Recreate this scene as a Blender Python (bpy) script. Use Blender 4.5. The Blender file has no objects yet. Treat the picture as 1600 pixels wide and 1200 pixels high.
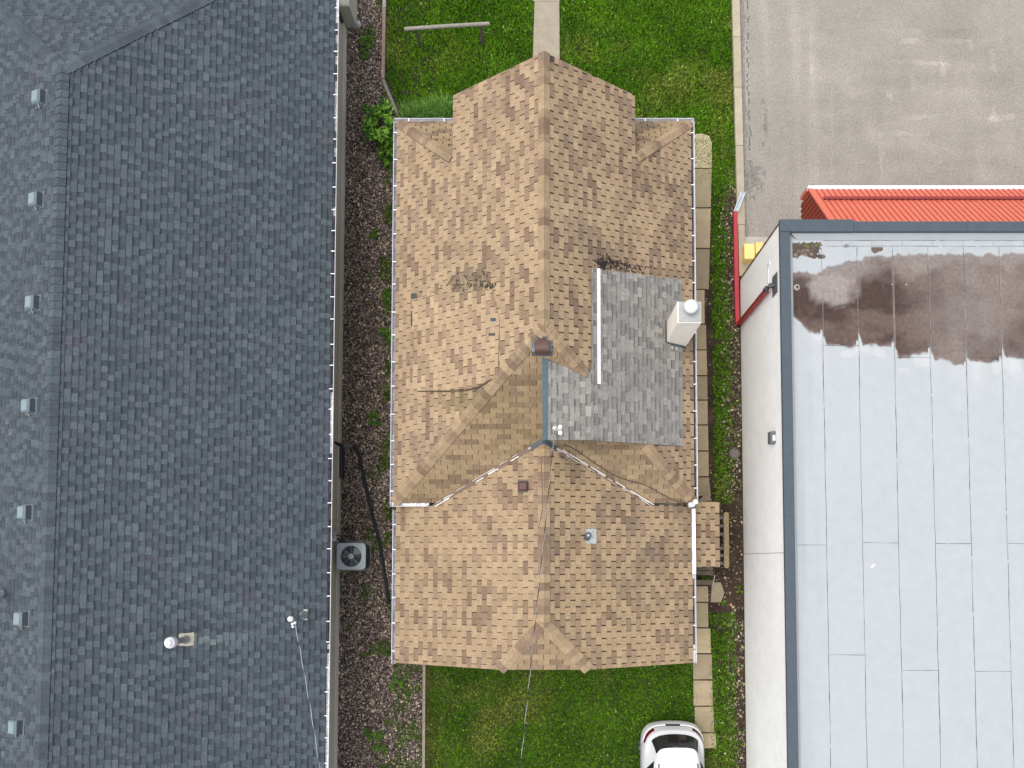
import bpy, math, random
import numpy as np
from mathutils import Vector, noise
R = random.Random(7)
NR = np.random.default_rng(11)
SC = bpy.context.scene
COL = SC.collection

# ------------------------------------------------------------------ camera
FPX, PU, PV, HCAM = 1111.0, 850.0, 825.0, 22.0
TH = math.atan(.046)
cs, sn = math.cos(TH), math.sin(TH)
cam = bpy.data.cameras.new('camera')
cam.sensor_width = 36.0
cam.lens = FPX / 1600 * 36.0
cam.shift_x = (800 - PU) / 1600
cam.shift_y = (PV - 600) / 1600
cam.clip_end = 2000
camo = bpy.data.objects.new('camera', cam)
camo.location = (0, 0, HCAM)
camo.rotation_euler = (TH, 0, 0)
COL.objects.link(camo)
SC.camera = camo

def ray(u, v):
    a = (u - PU) / FPX
    b = -(v - PV) / FPX
    return Vector((a, b * cs + sn, b * sn - cs))
def P(u, v, z=0.0):
    """the point at height z that the survey photograph shows at pixel u, v"""
    d = ray(u, v)
    t = (z - HCAM) / d.z
    return Vector((d.x * t, d.y * t, z))
def PP(u, v, o, n, lift=0.0):
    """the same on a roof plane"""
    d = ray(u, v)
    c = Vector((0, 0, HCAM))
    t = (Vector(o) - c).dot(n) / d.dot(n)
    return c + d * t + Vector(n) * lift

# ------------------------------------------------------------------ light
w = bpy.data.worlds.new('World')
SC.world = w
w.use_nodes = True
nt = w.node_tree
bg = nt.nodes['Background']
sky = nt.nodes.new('ShaderNodeTexSky')
sky.sky_type = 'NISHITA'
sky.sun_disc = False
SUN_EL, SUN_AZ = math.radians(71), math.radians(275)
sky.sun_elevation = SUN_EL
sky.sun_rotation = SUN_AZ
sky.dust_density = 3.0
hs = nt.nodes.new('ShaderNodeHueSaturation')
hs.inputs['Saturation'].default_value = .33
nt.links.new(sky.outputs[0], hs.inputs['Color'])
nt.links.new(hs.outputs[0], bg.inputs[0])
bg.inputs[1].default_value = .15
sl = bpy.data.lights.new('sun', 'SUN')
sl.energy = .8
sl.angle = math.radians(50)
sl.color = (1, .965, .91)
so = bpy.data.objects.new('sun', sl)
sd = Vector((math.sin(SUN_AZ) * math.cos(SUN_EL), math.cos(SUN_AZ) * math.cos(SUN_EL), math.sin(SUN_EL)))
so.rotation_euler = sd.to_track_quat('Z', 'Y').to_euler()
so.location = (0, 0, 60)
COL.objects.link(so)
SC.view_settings.view_transform = 'Standard'
SC.view_settings.look = 'None'
SC.view_settings.exposure = .8
SC.view_settings.gamma = 1

# ------------------------------------------------------------------ materials
def lin(h, k=1.0):
    h = h.lstrip('#')
    o = []
    for i in (0, 2, 4):
        c = int(h[i:i + 2], 16) / 255
        o.append(k * (c / 12.92 if c <= .04045 else ((c + .055) / 1.055) ** 2.4))
    return tuple(o)
def mul(c, k): return tuple(x * k for x in c)
def mix(a, b, t): return tuple(x * (1 - t) + y * t for x, y in zip(a, b))
def mat(name, rough=.8, metal=0, noise_=((30, .12),), bump=None, spec=.3, coat=0):
    """Face colour 'Col' of the mesh, mottled by world-space noise."""
    m = bpy.data.materials.new(name)
    m.use_nodes = True
    t = m.node_tree
    b = t.nodes['Principled BSDF']
    b.inputs['Roughness'].default_value = rough
    b.inputs['Metallic'].default_value = metal
    b.inputs['Specular IOR Level'].default_value = spec
    b.inputs['Coat Weight'].default_value = coat
    at = t.nodes.new('ShaderNodeAttribute')
    at.attribute_name = 'Col'
    cur = at.outputs['Color']
    tc = t.nodes.new('ShaderNodeTexCoord')
    for sc_, am in noise_:
        n = t.nodes.new('ShaderNodeTexNoise')
        n.inputs['Scale'].default_value = sc_
        n.inputs['Detail'].default_value = 4
        n.inputs['Roughness'].default_value = .65
        t.links.new(tc.outputs['Object'], n.inputs['Vector'])
        mr = t.nodes.new('ShaderNodeMapRange')
        mr.inputs[1].default_value = .35
        mr.inputs[2].default_value = .65
        mr.inputs[3].default_value = 1 - am
        mr.inputs[4].default_value = 1 + am
        t.links.new(n.outputs[0], mr.inputs[0])
        mx = t.nodes.new('ShaderNodeVectorMath')
        mx.operation = 'SCALE'
        t.links.new(cur, mx.inputs[0])
        t.links.new(mr.outputs[0], mx.inputs['Scale'])
        cur = mx.outputs[0]
    t.links.new(cur, b.inputs['Base Color'])
    if bump:
        n = t.nodes.new('ShaderNodeTexNoise')
        n.inputs['Scale'].default_value = bump[0]
        n.inputs['Detail'].default_value = 3
        t.links.new(tc.outputs['Object'], n.inputs['Vector'])
        bp = t.nodes.new('ShaderNodeBump')
        bp.inputs['Strength'].default_value = bump[1]
        bp.inputs['Distance'].default_value = .02
        t.links.new(n.outputs[0], bp.inputs['Height'])
        t.links.new(bp.outputs[0], b.inputs['Normal'])
    return m
M = {
    'shingle': mat('shingle', .92, noise_=((75, .16), (16, .11), (4, .07), (.6, .06)), bump=(140, .25), spec=.15),
    'metal': mat('painted_metal', .45, noise_=((6, .07), (40, .05)), spec=.4),
    'galv': mat('galvanised', .5, .35, noise_=((18, .18),)),
    'white': mat('white_paint', .55, noise_=((9, .06), (60, .05))),
    'debris': mat('gutter_debris', .9, noise_=((25, .5), (4, .35))),
    'wall': mat('wall_paint', .85, noise_=((2.2, .035), (30, .03)), bump=(60, .12)),
    'wood': mat('weathered_wood', .85, noise_=((14, .2), (60, .12)), bump=(40, .2)),
    'concrete': mat('concrete', .9, noise_=((3, .09), (25, .09), (120, .1)), bump=(80, .2)),
    'asphalt': mat('asphalt', .92, noise_=((34, .30), (14, .12), (4, .05), (.8, .04)), bump=(120, .25)),
    'membrane': mat('membrane', .8, noise_=((110, .06), (3, .03)), spec=.3),
    'ground': mat('soil', .95, noise_=((40, .35), (6, .2), (1, .15)), bump=(50, .6)),
    'leaf': mat('leaf', .7, noise_=((40, .2),), spec=.12),
    'grass': mat('grass', .9, noise_=((9, .15), (1.2, .1)), spec=.06),
    'stone': mat('bark_chips', .9, noise_=((50, .2),)),
    'rubber': mat('rubber', .6, noise_=((20, .15),)),
    'car': mat('car_paint', .28, noise_=((3, .015),), coat=.6),
    'glass': mat('dark_glass', .04, noise_=((3, .05),), spec=.6),
    'lens': mat('lamp_lens', .12, noise_=((10, .1),), coat=.5),
}

# ------------------------------------------------------------------ mesh building
class MB:
    def __init__(s): s.v, s.f, s.c = [], [], []
    def face(s, pts, col):
        k = len(s.v)
        s.v += [tuple(p) for p in pts]
        s.f.append(tuple(range(k, k + len(pts))))
        s.c.append(col)
    def box(s, x0, x1, y0, y1, z0, z1, col, rot=0, bev=0):
        cx, cy = (x0 + x1) / 2, (y0 + y1) / 2
        ca, sa = math.cos(rot), math.sin(rot)
        def q(x, y, z): return (cx + (x - cx) * ca - (y - cy) * sa, cy + (x - cx) * sa + (y - cy) * ca, z)
        b = bev
        bot = [(x0, y0), (x1, y0), (x1, y1), (x0, y1)]
        rings = [([q(x, y, z0) for x, y in bot])]
        if b:
            rings.append([q(x, y, z1 - b) for x, y in bot])
            rings.append([q(x, y, z1) for x, y in ((x0 + b, y0 + b), (x1 - b, y0 + b), (x1 - b, y1 - b), (x0 + b, y1 - b))])
        else:
            rings.append([q(x, y, z1) for x, y in bot])
        for a, c in zip(rings, rings[1:]):
            for i in range(4):
                j = (i + 1) % 4
                s.face((a[i], a[j], c[j], c[i]), col)
        s.face(rings[-1], col)
        s.face(rings[0][::-1], col)
    def prism(s, pts, dz, col, side=None):
        """pts: top outline, counter-clockwise from above; goes down by dz"""
        s.face(pts, col)
        low = [(p[0], p[1], p[2] - dz) for p in pts]
        s.face(low[::-1], side or col)
        n = len(pts)
        for i in range(n):
            j = (i + 1) % n
            s.face((pts[i], low[i], low[j], pts[j]), side or col)
    def tube(s, pts, r, col, n=8, cap=True, colfn=None):
        pts = [Vector(p) for p in pts]
        rings = []
        for i, p in enumerate(pts):
            d = (pts[min(i + 1, len(pts) - 1)] - pts[max(i - 1, 0)]).normalized()
            a = d.cross(Vector((0, 0, 1)) if abs(d.z) < .9 else Vector((1, 0, 0))).normalized()
            b = d.cross(a)
            rr = r[i] if isinstance(r, (list, tuple)) else r
            rings.append([p + (a * math.cos(t) + b * math.sin(t)) * rr for t in (2 * math.pi * k / n for k in range(n))])
        for k, (A, B) in enumerate(zip(rings, rings[1:])):
            c = colfn(k) if colfn else col
            for i in range(n):
                j = (i + 1) % n
                s.face((A[j], A[i], B[i], B[j]), c)
        if cap:
            s.face(rings[0], col)
            s.face(rings[-1][::-1], col)
    def lathe(s, c, prof, col, n=24, ax=Vector((0, 0, 1))):
        """prof: (radius, height along ax)"""
        ax = Vector(ax).normalized()
        a = ax.cross(Vector((1, 0, 0)) if abs(ax.x) < .9 else Vector((0, 1, 0))).normalized()
        b = ax.cross(a)
        c = Vector(c)
        rings = [[c + ax * h + (a * math.cos(t) + b * math.sin(t)) * r for t in (2 * math.pi * k / n for k in range(n))] for r, h in prof]
        for A, B in zip(rings, rings[1:]):
            for i in range(n):
                j = (i + 1) % n
                s.face((A[i], A[j], B[j], B[i]), col)
        s.face(rings[0][::-1], col)
        s.face(rings[-1], col)
    def arrays(s, v, f, c):
        k = len(s.v)
        s.v += v.tolist()
        s.f += (f + k).tolist()
        s.c += c.tolist()
    def build(s, name, m, parent=None, root=None, smooth=False, merge=False):
        me = bpy.data.meshes.new(name)
        me.from_pydata(s.v, [], s.f)
        at = me.attributes.new('Col', 'FLOAT_COLOR', 'FACE')
        arr = np.ones((len(s.f), 4), dtype=np.float32)
        arr[:, :3] = np.array(s.c, dtype=np.float32).reshape(-1, 3)
        at.data.foreach_set('color', arr.ravel())
        me.materials.append(M[m] if isinstance(m, str) else m)
        if merge:
            import bmesh
            b = bmesh.new()
            b.from_mesh(me)
            bmesh.ops.remove_doubles(b, verts=b.verts, dist=.0004)
            b.to_mesh(me)
            b.free()
        if smooth:
            me.polygons.foreach_set('use_smooth', [True] * len(me.polygons))
        o = bpy.data.objects.new(name, me)
        COL.objects.link(o)
        if parent is not None:
            o.parent = parent
            if parent.type == 'EMPTY' and parent.parent is None:
                o.location = -parent.location      # mesh data stay in site coordinates
        return o
def tag(o, label=None, cat=None, group=None, kind=None):
    if label: o['label'] = label
    if cat: o['category'] = cat
    if group: o['group'] = group
    if kind: o['kind'] = kind
    return o
def thing(name, loc, label, cat, group=None):
    o = bpy.data.objects.new(name, None)
    o.empty_display_size = .3
    o.location = loc
    COL.objects.link(o)
    bpy.context.view_layer.update()
    return tag(o, label, cat, group)
def mat_copy(o, parent, shift):
    c = o.copy()
    COL.objects.link(c)
    c.parent = parent
    c.location = Vector(o.location) + Vector(shift)
    return c
def nz(x, y, s=1.0, seed=0.0): return noise.noise(Vector((x * s + seed * 17.3, y * s - seed * 9.1, seed * 5.7)))

# ------------------------------------------------------------------ roofing
def clip(poly, cp):
    out = poly
    n = len(cp)
    for i in range(n):
        a, b = cp[i], cp[(i + 1) % n]
        ex, ey = b[0] - a[0], b[1] - a[1]
        inp, out = out, []
        if not inp: break
        def side(p): return ex * (p[1] - a[1]) - ey * (p[0] - a[0])
        for k in range(len(inp)):
            p, q = inp[k], inp[(k + 1) % len(inp)]
            sp, sq = side(p), side(q)
            if sp >= 0: out.append(p)
            if (sp >= 0) != (sq >= 0):
                t = sp / (sp - sq)
                out.append((p[0] + (q[0] - p[0]) * t, p[1] + (q[1] - p[1]) * t))
    return out
def area2(p): return sum(p[i][0] * p[(i + 1) % len(p)][1] - p[(i + 1) % len(p)][0] * p[i][1] for i in range(len(p))) / 2
def frame(o, U, V):
    U, V = Vector(U).normalized(), Vector(V).normalized()
    N = U.cross(V)
    if N.z < 0: N = -N
    return Vector(o), U, V, N
def shingle_plane(mb, poly, fr, e, tabs, thick, colfn, base, deck=.06, edge=None, seed=1, jit=.003, lift=0.0, band=None):
    """courses of real tabs on a convex roof plane; tabs(i, rnd) yields (width, gap, raised) along course i"""
    O, U, V, N = fr
    rnd = random.Random(seed)
    p2 = [((Vector(p) - O).dot(U), (Vector(p) - O).dot(V)) for p in poly]
    if area2(p2) < 0: p2 = p2[::-1]
    def to3(u, v, h): return O + U * u + V * v + N * (h + lift)
    top = [to3(u, v, 0) for u, v in p2]
    if (top[1] - top[0]).cross(top[2] - top[0]).z < 0: top = top[::-1]
    mb.prism([tuple(p) for p in top], deck, base, edge or base)
    u0, u1 = min(p[0] for p in p2), max(p[0] for p in p2)
    v0, v1 = min(p[1] for p in p2), max(p[1] for p in p2)
    for i in range(int(math.floor(v0 / e)), int(math.ceil(v1 / e))):
        va, vb = i * e, (i + 1) * e
        rc = random.Random(seed * 9176 + i)
        u = -12.0 - rc.random() * .001
        for (wd, off, gap, hh) in tabs(i, rc):
            if wd is None: u = -12.0 + off; continue
            ua, ub = u + gap / 2, u + wd - gap / 2
            u += wd
            r1, r2, r3 = rc.random(), rc.random(), rc.random()
            if u < u0 - .1: continue
            if ua > u1: break
            jv = (r2 - .5) * 2 * jit
            q = [(ua, va + jv), (ub, va + jv + (r3 - .5) * jit), (ub, vb), (ua, vb)]
            q = clip(q, p2)
            if len(q) < 3 or abs(area2(q)) < 2e-5: continue
            if area2(q) < 0: q = q[::-1]
            tk = thick * hh
            def hg(v): return .0012 + tk * max(0, min(1.05, 1 - (v - va) / e))
            T = [to3(a, b, hg(b)) for a, b in q]
            c3 = to3((ua + ub) / 2, (va + vb) / 2, 0)
            col, ecol = colfn(c3, r1, r2, hh)
            B = [to3(a, b, 0.0) for a, b in q]
            flip = (T[1] - T[0]).cross(T[2] - T[0]).z < 0
            mb.face(T[::-1] if flip else T, col)
            if band:          # shade under the course above, painted as a dark head band, deepest in cut-outs
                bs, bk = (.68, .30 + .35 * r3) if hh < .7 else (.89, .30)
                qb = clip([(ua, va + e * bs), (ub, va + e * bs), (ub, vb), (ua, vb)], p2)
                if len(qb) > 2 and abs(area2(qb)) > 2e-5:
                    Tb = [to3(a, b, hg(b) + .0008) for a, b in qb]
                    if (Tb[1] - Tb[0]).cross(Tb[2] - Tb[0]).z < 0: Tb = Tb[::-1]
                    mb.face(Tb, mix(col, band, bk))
            for k in range(len(q)):
                j = (k + 1) % len(q)
                if flip: mb.face((T[k], T[j], B[j], B[k]), ecol)
                else: mb.face((T[j], T[k], B[k], B[j]), ecol)
def three_tab(wd=.333, gap=.014, drift=.5, gj=0.0):
    def g(i, rc):
        yield (None, (i * drift % 1) * wd, 0, 0)
        while True:
            yield (wd, 0, gap * (1 + gj * (rc.random() - .3)), .8 + .5 * rc.random())
    return g
def laminated(lo=.1, hi=.27):
    def g(i, rc):
        yield (None, rc.random() * .3, 0, 0)
        up = rc.random() < .5
        while True:
            yield (rc.uniform(lo, hi), 0, .001, (1.0 if up else .35) + .1 * rc.random())
            up = not up if rc.random() < .85 else up
    return g
def caps(mb, a, b, dA, dB, hw, e, colfn, thick=.012, seed=3, rise=.012):
    """folded cap shingles from the low end a to the high end b"""
    a, b = Vector(a), Vector(b)
    L = (b - a).length
    d = (b - a) / L
    rc = random.Random(seed)
    dA, dB = Vector(dA).normalized(), Vector(dB).normalized()
    n = int(math.ceil(L / e))
    up = -(dA + dB)
    up = up.normalized() if up.length > .05 else Vector((0, 0, 1))
    if up.z < 0: up = -up
    for i in range(n):
        s0, s1 = i * e, min(L, (i + 1) * e + .01)
        p, q = a + d * s0, a + d * s1
        h0, h1 = thick + rise, rise * .6
        col, ecol = colfn((p + q) / 2, rc.random(), rc.random(), 1)
        j0 = (rc.random() - .5) * .012
        def pt(o, dr, k, h):
            m = dr * (hw * k)
            return o + m + up * h
        for dr, sg in ((dA, 1), (dB, -1)):
            mid0, mid1 = pt(p, dr, .25 + j0, h0), pt(q, dr, .25 + j0, h1)
            ap0, ap1 = p + up * (h0 + .004), q + up * (h1 + .004)
            ou0, ou1 = pt(p, dr, 1 + j0, h0), pt(q, dr, 1 + j0, h1)
            for A in ((ap0, ap1, mid1, mid0), (mid0, mid1, ou1, ou0)):
                A = list(A)
                if (A[1] - A[0]).cross(A[2] - A[0]).z < 0: A = A[::-1]
                mb.face(A, col)
            dn = up * -(thick + rise + .01)
            mb.face((ou0, ou1, ou1 + dn, ou0 + dn), ecol)
            mb.face((mid0, ou0, ou0 + dn, mid0 + dn), ecol)
            mb.face((ap0, mid0, mid0 + dn, ap0 + dn), ecol)

# ================================================================== GROUND
def sheet(name, rects, z, m, colfn, cell=.5, kind='structure'):
    mb = MB()
    for x0, x1, y0, y1 in rects:
        nx, ny = max(1, int((x1 - x0) / cell)), max(1, int((y1 - y0) / cell))
        for i in range(nx):
            for j in range(ny):
                xa, xb = x0 + (x1 - x0) * i / nx, x0 + (x1 - x0) * (i + 1) / nx
                ya, yb = y0 + (y1 - y0) * j / ny, y0 + (y1 - y0) * (j + 1) / ny
                mb.face(((xa, ya, z), (xb, ya, z), (xb, yb, z), (xa, yb, z)), colfn((xa + xb) / 2, (ya + yb) / 2))
    return tag(mb.build(name, m), kind=kind)
SOIL = lin('#4a3b30', .8)
sheet('ground', [(-400, 400, -400, 400)], -.03, 'ground', lambda x, y: (.10, .095, .05), 800)
sheet('turf', [(-5.1, 6.1, 11.5, 26), (-4.0, 4.75, -16, -1.5)], -.017, 'ground', lambda x, y: mul((.055, .075, .018), .85 + .4 * nz(x, y, 2)), .25)
sheet('soil', [(4.3, 6.2, -16, 14)], -.018, 'ground', lambda x, y: mul(SOIL, .8 + .5 * nz(x, y, 2)), .25)
sheet('mulch_bed', [(-6.35, -3.5, -16, 26)], -.010, 'ground', lambda x, y: mul((.05, .038, .032), 1 + .4 * nz(x, y, 3)), .25)
# parking lot: weathered asphalt with pale wheel marks, seams and an oily edge
LOTM = [tuple(P(u0, v0).xy) + tuple(P(u1, v1).xy) for u0, v0, u1, v1 in ((1380, 100, 1390, 150), (1385, 95, 1480, 100), (1425, 118, 1426, 150), (1470, 90, 1478, 135), (1515, 60, 1518, 90), (1410, 64, 1512, 64), (1550, 80, 1552, 185), (1548, 187, 1590, 180), (1400, 186, 1490, 178), (1390, 208, 1450, 210), (1376, 210, 1378, 285), (1262, 60, 1268, 110), (1258, 110, 1266, 150), (1590, 60, 1575, 75))]
def lot_col(x, y):
    c = lin('#b3aca2', .62)
    c = mul(c, 1 + .07 * nz(x, y, .35) + .05 * nz(x, y, 1.4, 2))
    s = abs(nz(x * 2.2, y * .12, 1, 4))                       # long pale streaks
    if x < 9.2: c = mul(c, 1 + .30 * max(0, nz(x * 2.2, y * .16, 1, 6)))
    if 8.5 < x < 15 and 11.2 < y < 17: 
        for (ux, uy, vx, vy) in LOTM:
            tx_, ty_ = vx - ux, vy - uy
            t_ = max(0, min(1, ((x - ux) * tx_ + (y - uy) * ty_) / (tx_ * tx_ + ty_ * ty_)))
            d_ = math.hypot(x - ux - tx_ * t_, y - uy - ty_ * t_) + .07 * nz(x, y, 2.5, 6) + .04 * nz(x, y, 7, 6)
            if d_ < .08: c = mul(c, 1 + .26 * max(0, .35 + nz(x, y, 1.6, 5)))
        c = mul(c, 1 + .12 * nz(x * .5, y * 2.2, 1, 3) + .07 * nz(x * 2.2, y * .6, 1, 7))
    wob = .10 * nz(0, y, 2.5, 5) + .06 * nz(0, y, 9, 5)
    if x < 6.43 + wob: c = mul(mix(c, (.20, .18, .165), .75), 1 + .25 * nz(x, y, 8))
    if abs(x - (6.52 + wob * .7)) < .02 and 13 < y: c = mix(c, (.07, .10, .035), .8 if nz(x, y, 4, 2) > -.15 else .2)
    d = math.hypot((x - 6.62) * 1.4, (y - 12.1) * .85)
    if d < .40 + .35 * nz(x, y, 5, 7) + .35 * nz(x, y, 14, 7): c = mix(c, (.10, .095, .09), .3 + .3 * abs(nz(x, y, 20, 7)) * 2)
    for ax, ay, rx, ry in ((7.05, 13.9, .035, .45), (7.03, 13.8, .07, .14), (6.98, 14.6, .06, .1), (6.95, 13.2, .05, .08), (7.0, 12.3, .05, .09)):
        if ((x - ax) / rx) ** 2 + ((y - ay) / ry) ** 2 < 1 + 1.6 * nz(x, y, 14): c = mix(c, (.12, .115, .11), .45)
    return c
sheet('parking_lot', [(6.28, 18.0, 8.6, 19.0)], .0, 'asphalt', lot_col, .045)
sheet('parking_lot_far', [(18.0, 40, 8.6, 26), (6.28, 18.0, 19.0, 26)], .0, 'asphalt', lambda x, y: lin('#b3aca2', .62), 2)
mb = MB()
mb.box(6.26, 7.6, 8.80, 10.2, -.03, .03, lin('#cbc6bc', .72))
tag(mb.build('concrete_apron', 'concrete'), kind='structure')

# kerb between lawn and lot, cast in lengths
mb = MB()
ys = [8.9, 10.55, 13.1, 15.0, 16.65, 19.5, 23]
for a, b in zip(ys, ys[1:]):
    def kx(y): return 6.08 + (y - 11) * -.011
    k = R.uniform(.92, 1.05)
    c = mul(lin('#cdbfa6', .66), k)
    w0, w1 = (.20, .20) if a < 10 else (.235, .235)
    o = .02 if a < 10 else 0
    pts = [(kx(a) + o, a + .008, .12), (kx(a) + o + w0, a + .008, .12), (kx(b) + o + w1, b - .008, .12), (kx(b) + o, b - .008, .12)]
    mb.prism(pts, .2, c)
tag(mb.build('kerb', 'concrete'), kind='structure')
# front path
mb = MB()
for a, b in ((11.0, 14.0), (14.0, 15.95), (15.95, 17.9), (17.9, 20), (20, 22)):
    mb.prism([(-.36, a + .006, .03), (.50, a + .006, .03), (.49, b - .006, .03), (-.30, b - .006, .03)], .08, mul(lin('#b9ae98', .70), R.uniform(.94, 1.05)))
tag(mb.build('front_path', 'concrete'), kind='structure')
# side path of separate old slabs
mb = MB()
lines = [(210, 1112), (263, 1112), (325, 1110.5), (388, 1109), (452, 1107.5), (506.5, 1103), (546.5, 1104), (587, 1105), (625, 1105.5), (664, 1106), (704.5, 1107), (745, 1107.5), (776, 1111)]
lines2 = [(915, 1106), (941, 1106), (981, 1110), (1021.5, 1112), (1062.5, 1113), (1103.5, 1115), (1145, 1118.5), (1170, 1121)]
for ln in (lines, lines2):
    for k, ((v0, u0), (v1, u1)) in enumerate(zip(ln, ln[1:])):
        g = 1.0
        a, b = P(u0, v0 + g, .04), P(u1 if ln is lines else u0 + 1.0, v1 - g, .04)
        if ln is lines and 445 < v0 < 500: a.x, b.x = P(1101, 470, .04).x, P(1101, 500, .04).x
        xl = 4.35 if ln is lines else P((1080, 1081, 1081, 1083, 1083.5, 1085.5, 1096)[k], v0, .04).x
        tone = mul(lin(['#b3a184', '#a89a7c', '#b7a586', '#9f9076'][k % 4], .80), R.uniform(.9, 1.08))
        if ln is lines and k == 0: tone = lin('#c6b596', .78)
        z = R.uniform(-.008, .008)
        pts = [(xl, b.y, .04 + z), (b.x, b.y + R.uniform(-.01, .01), .04 + z), (a.x, a.y, .04 + z + R.uniform(-.008, .008)), (xl, a.y, .04 + z)]
        if ln is lines and k == 0:
            pts = [(xl, b.y, .04), (b.x, b.y, .04), (a.x, a.y - .25, .04), (a.x - .08, a.y - .03, .04), (a.x - .3, a.y + .05, .04), (xl, a.y, .04)]
        mb.prism(pts, .07, tone)
a = [P(1106, 768, .06), P(1112, 782, .05), P(1090, 784, .03)]
mb.prism([tuple(a[2]), tuple(a[1]), tuple(a[0])], .06, lin('#b0a186', .6))
tag(mb.build('side_path', 'concrete'), kind='structure')

# grass blades, weeds, bark chips: masses nobody could count
def blades(n, x0, x1, y0, y1, colfn, hgt=.065, wid=.024, keep=None, z=0.0):
    X = NR.uniform(x0, x1, n); Y = NR.uniform(y0, y1, n)
    if keep is not None:
        k = np.array([keep(a, b) for a, b in zip(X, Y)], dtype=bool)
        X, Y = X[k], Y[k]
    n = len(X)
    th = NR.uniform(0, 2 * math.pi, n); ln = NR.uniform(.3, 1.25, n) * hgt; h = NR.uniform(.45, 1.2, n) * hgt
    wv = wid * NR.uniform(.6, 1.3, n)
    ph = NR.uniform(0, 2 * math.pi, n)
    v = np.zeros((n, 3, 3))
    v[:, 0] = np.stack([X + np.cos(th) * wv, Y + np.sin(th) * wv, np.full(n, z - .01)], 1)
    v[:, 1] = np.stack([X - np.cos(th) * wv, Y - np.sin(th) * wv, np.full(n, z - .01)], 1)
    v[:, 2] = np.stack([X + np.cos(ph) * ln, Y + np.sin(ph) * ln, z + h], 1)
    f = np.arange(n * 3).reshape(n, 3)
    c = np.array([colfn(a, b) for a, b in zip(X, Y)]) * NR.uniform(.55, 1.45, (n, 1))
    return v.reshape(-1, 3), f, c
G1, G2, G3 = (.076, .172, .012), (.145, .270, .022), (.30, .27, .10)
def lawn_col(x, y):
    a = nz(x, y, .55, 1) + .5 * nz(x, y, 1.7, 2)
    c = mix(G1, G2, max(0, min(1, .45 + .9 * nz(x, y, .9, 3))))
    dry = max(0, min(1, (a - .18) * 1.9))
    if x < 0 and y > 11: dry = max(dry, max(0, min(.75, .22 + 1.1 * a)))
    c = mix(c, G3, dry * .75)
    if R.random() < .05: c = mix(c, (.30, .30, .09), .6)
    if R.random() < .012: c = (.50, .55, .28)
    return (c[0] * .80, c[1] * .97, c[2] * .5)
mb = MB()
def not_path(x, y):
    if x < -4.4 and y < 15.3 and x < -5.08 + (15.3 - y) * .44 + .1: return False
    e = .05 * nz(x, y, 4, 3)
    return not (-.36 + e < x < .53 + e)
mb.arrays(*blades(125000, -5.02, 6.0, 11.9, 19.3, lawn_col, keep=not_path))
mb.arrays(*blades(68000, -3.6, 4.75, -8.2, -1.6, lambda x, y: mul(lawn_col(x, y), .86), keep=lambda x, y: x < 4.62 + (-2.5 - y) * .03 + .03 * nz(x, y, 6)))
def strip_keep(x, y):
    if -1.6 < y < 1.75: return nz(x, y, 2.5, 4) > .42
    edge = 5.86 + .14 * nz(0, y, 1.3, 5) + .10 * nz(x, y, 5, 2)
    if y < -1.6: edge = 5.9 + .1 * nz(0, y, 2, 4)
    if y > 12.5: return True
    lo = 5.28 if y > 1 else (5.08 if y > -5.75 else 4.6)
    if not lo + .06 * nz(0, y, 4) < x: return False
    if x > edge: return R.random() < .16 and nz(x, y, 3, 6) > -.1 and x < edge + .3
    return R.random() < .35 + (edge - x) * 3.2 and (nz(x, y, 2.6, 9) > -.42 or R.random() < .3)
mb.arrays(*blades(40000, 4.6, 6.12, -8.2, 13.4, lambda x, y: mul(lawn_col(x, y), 1.05 if R.random() < .8 else .55), .08, .022, strip_keep))
tag(mb.build('lawn_grass', 'grass'), kind='stuff')

def chips(n, x0, x1, y0, y1, keep, pal, s0=.018, s1=.045):
    X = NR.uniform(x0, x1, n); Y = NR.uniform(y0, y1, n)
    k = np.array([keep(a, b) for a, b in zip(X, Y)], dtype=bool)
    X, Y = X[k], Y[k]; n = len(X)
    a = NR.uniform(0, 2 * math.pi, n); L = NR.uniform(s0, s1, n); W = L * NR.uniform(.35, .9, n); H = NR.uniform(.010, .034, n)
    Z = NR.uniform(-.012, .012, n)
    ca, sa = np.cos(a), np.sin(a)
    def pt(u, v, z): return np.stack([X + ca * u * L - sa * v * W, Y + sa * u * L + ca * v * W, Z + z], 1)
    tx, ty = NR.uniform(-.5, .5, n), NR.uniform(-.5, .5, n)
    one = np.ones(n)
    v = np.stack([pt(-one, -one * .7, -.012), pt(one, -one, NR.uniform(-.012, .014, n)), pt(one * .8, one, -.012), pt(-one * .9, one * .8, NR.uniform(-.012, .014, n)), pt(tx, ty, H)], 1)
    base = (np.arange(n) * 5)[:, None]
    f = np.concatenate([base + np.array([[0, 1, 4]]), base + np.array([[1, 2, 4]]), base + np.array([[2, 3, 4]]), base + np.array([[3, 0, 4]])], 0)
    ci = NR.choice(len(pal), n, p=[p[1] for p in pal])
    c = np.array([pal[i][0] for i in ci]) * NR.uniform(.6, 1.4, (n, 1))
    return v.reshape(-1, 3), f, np.concatenate([c, c, c, c], 0)
BARK = [((.070, .054, .046), .34), ((.22, .17, .14), .32), ((.42, .33, .27), .20), ((.75, .62, .48), .09), ((.35, .28, .295), .05)]
def bed_keep(x, y):
    if y > 15.28: return x < -5.16
    if y > 13.0: return x < -5.16 + (15.28 - y) * .44
    if y > -2.8: return x < -3.9
    return x < -3.72 and not (x > -4.6 and nz(x, y, 2.2, 3) > .1 and R.random() < .5)
mb = MB()
mb.arrays(*chips(100000, -6.33, -3.7, -8.2, 19.3, bed_keep, BARK, .012, .038))
tag(mb.build('bark_mulch', 'stone'), kind='stuff')
mb = MB()
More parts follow.
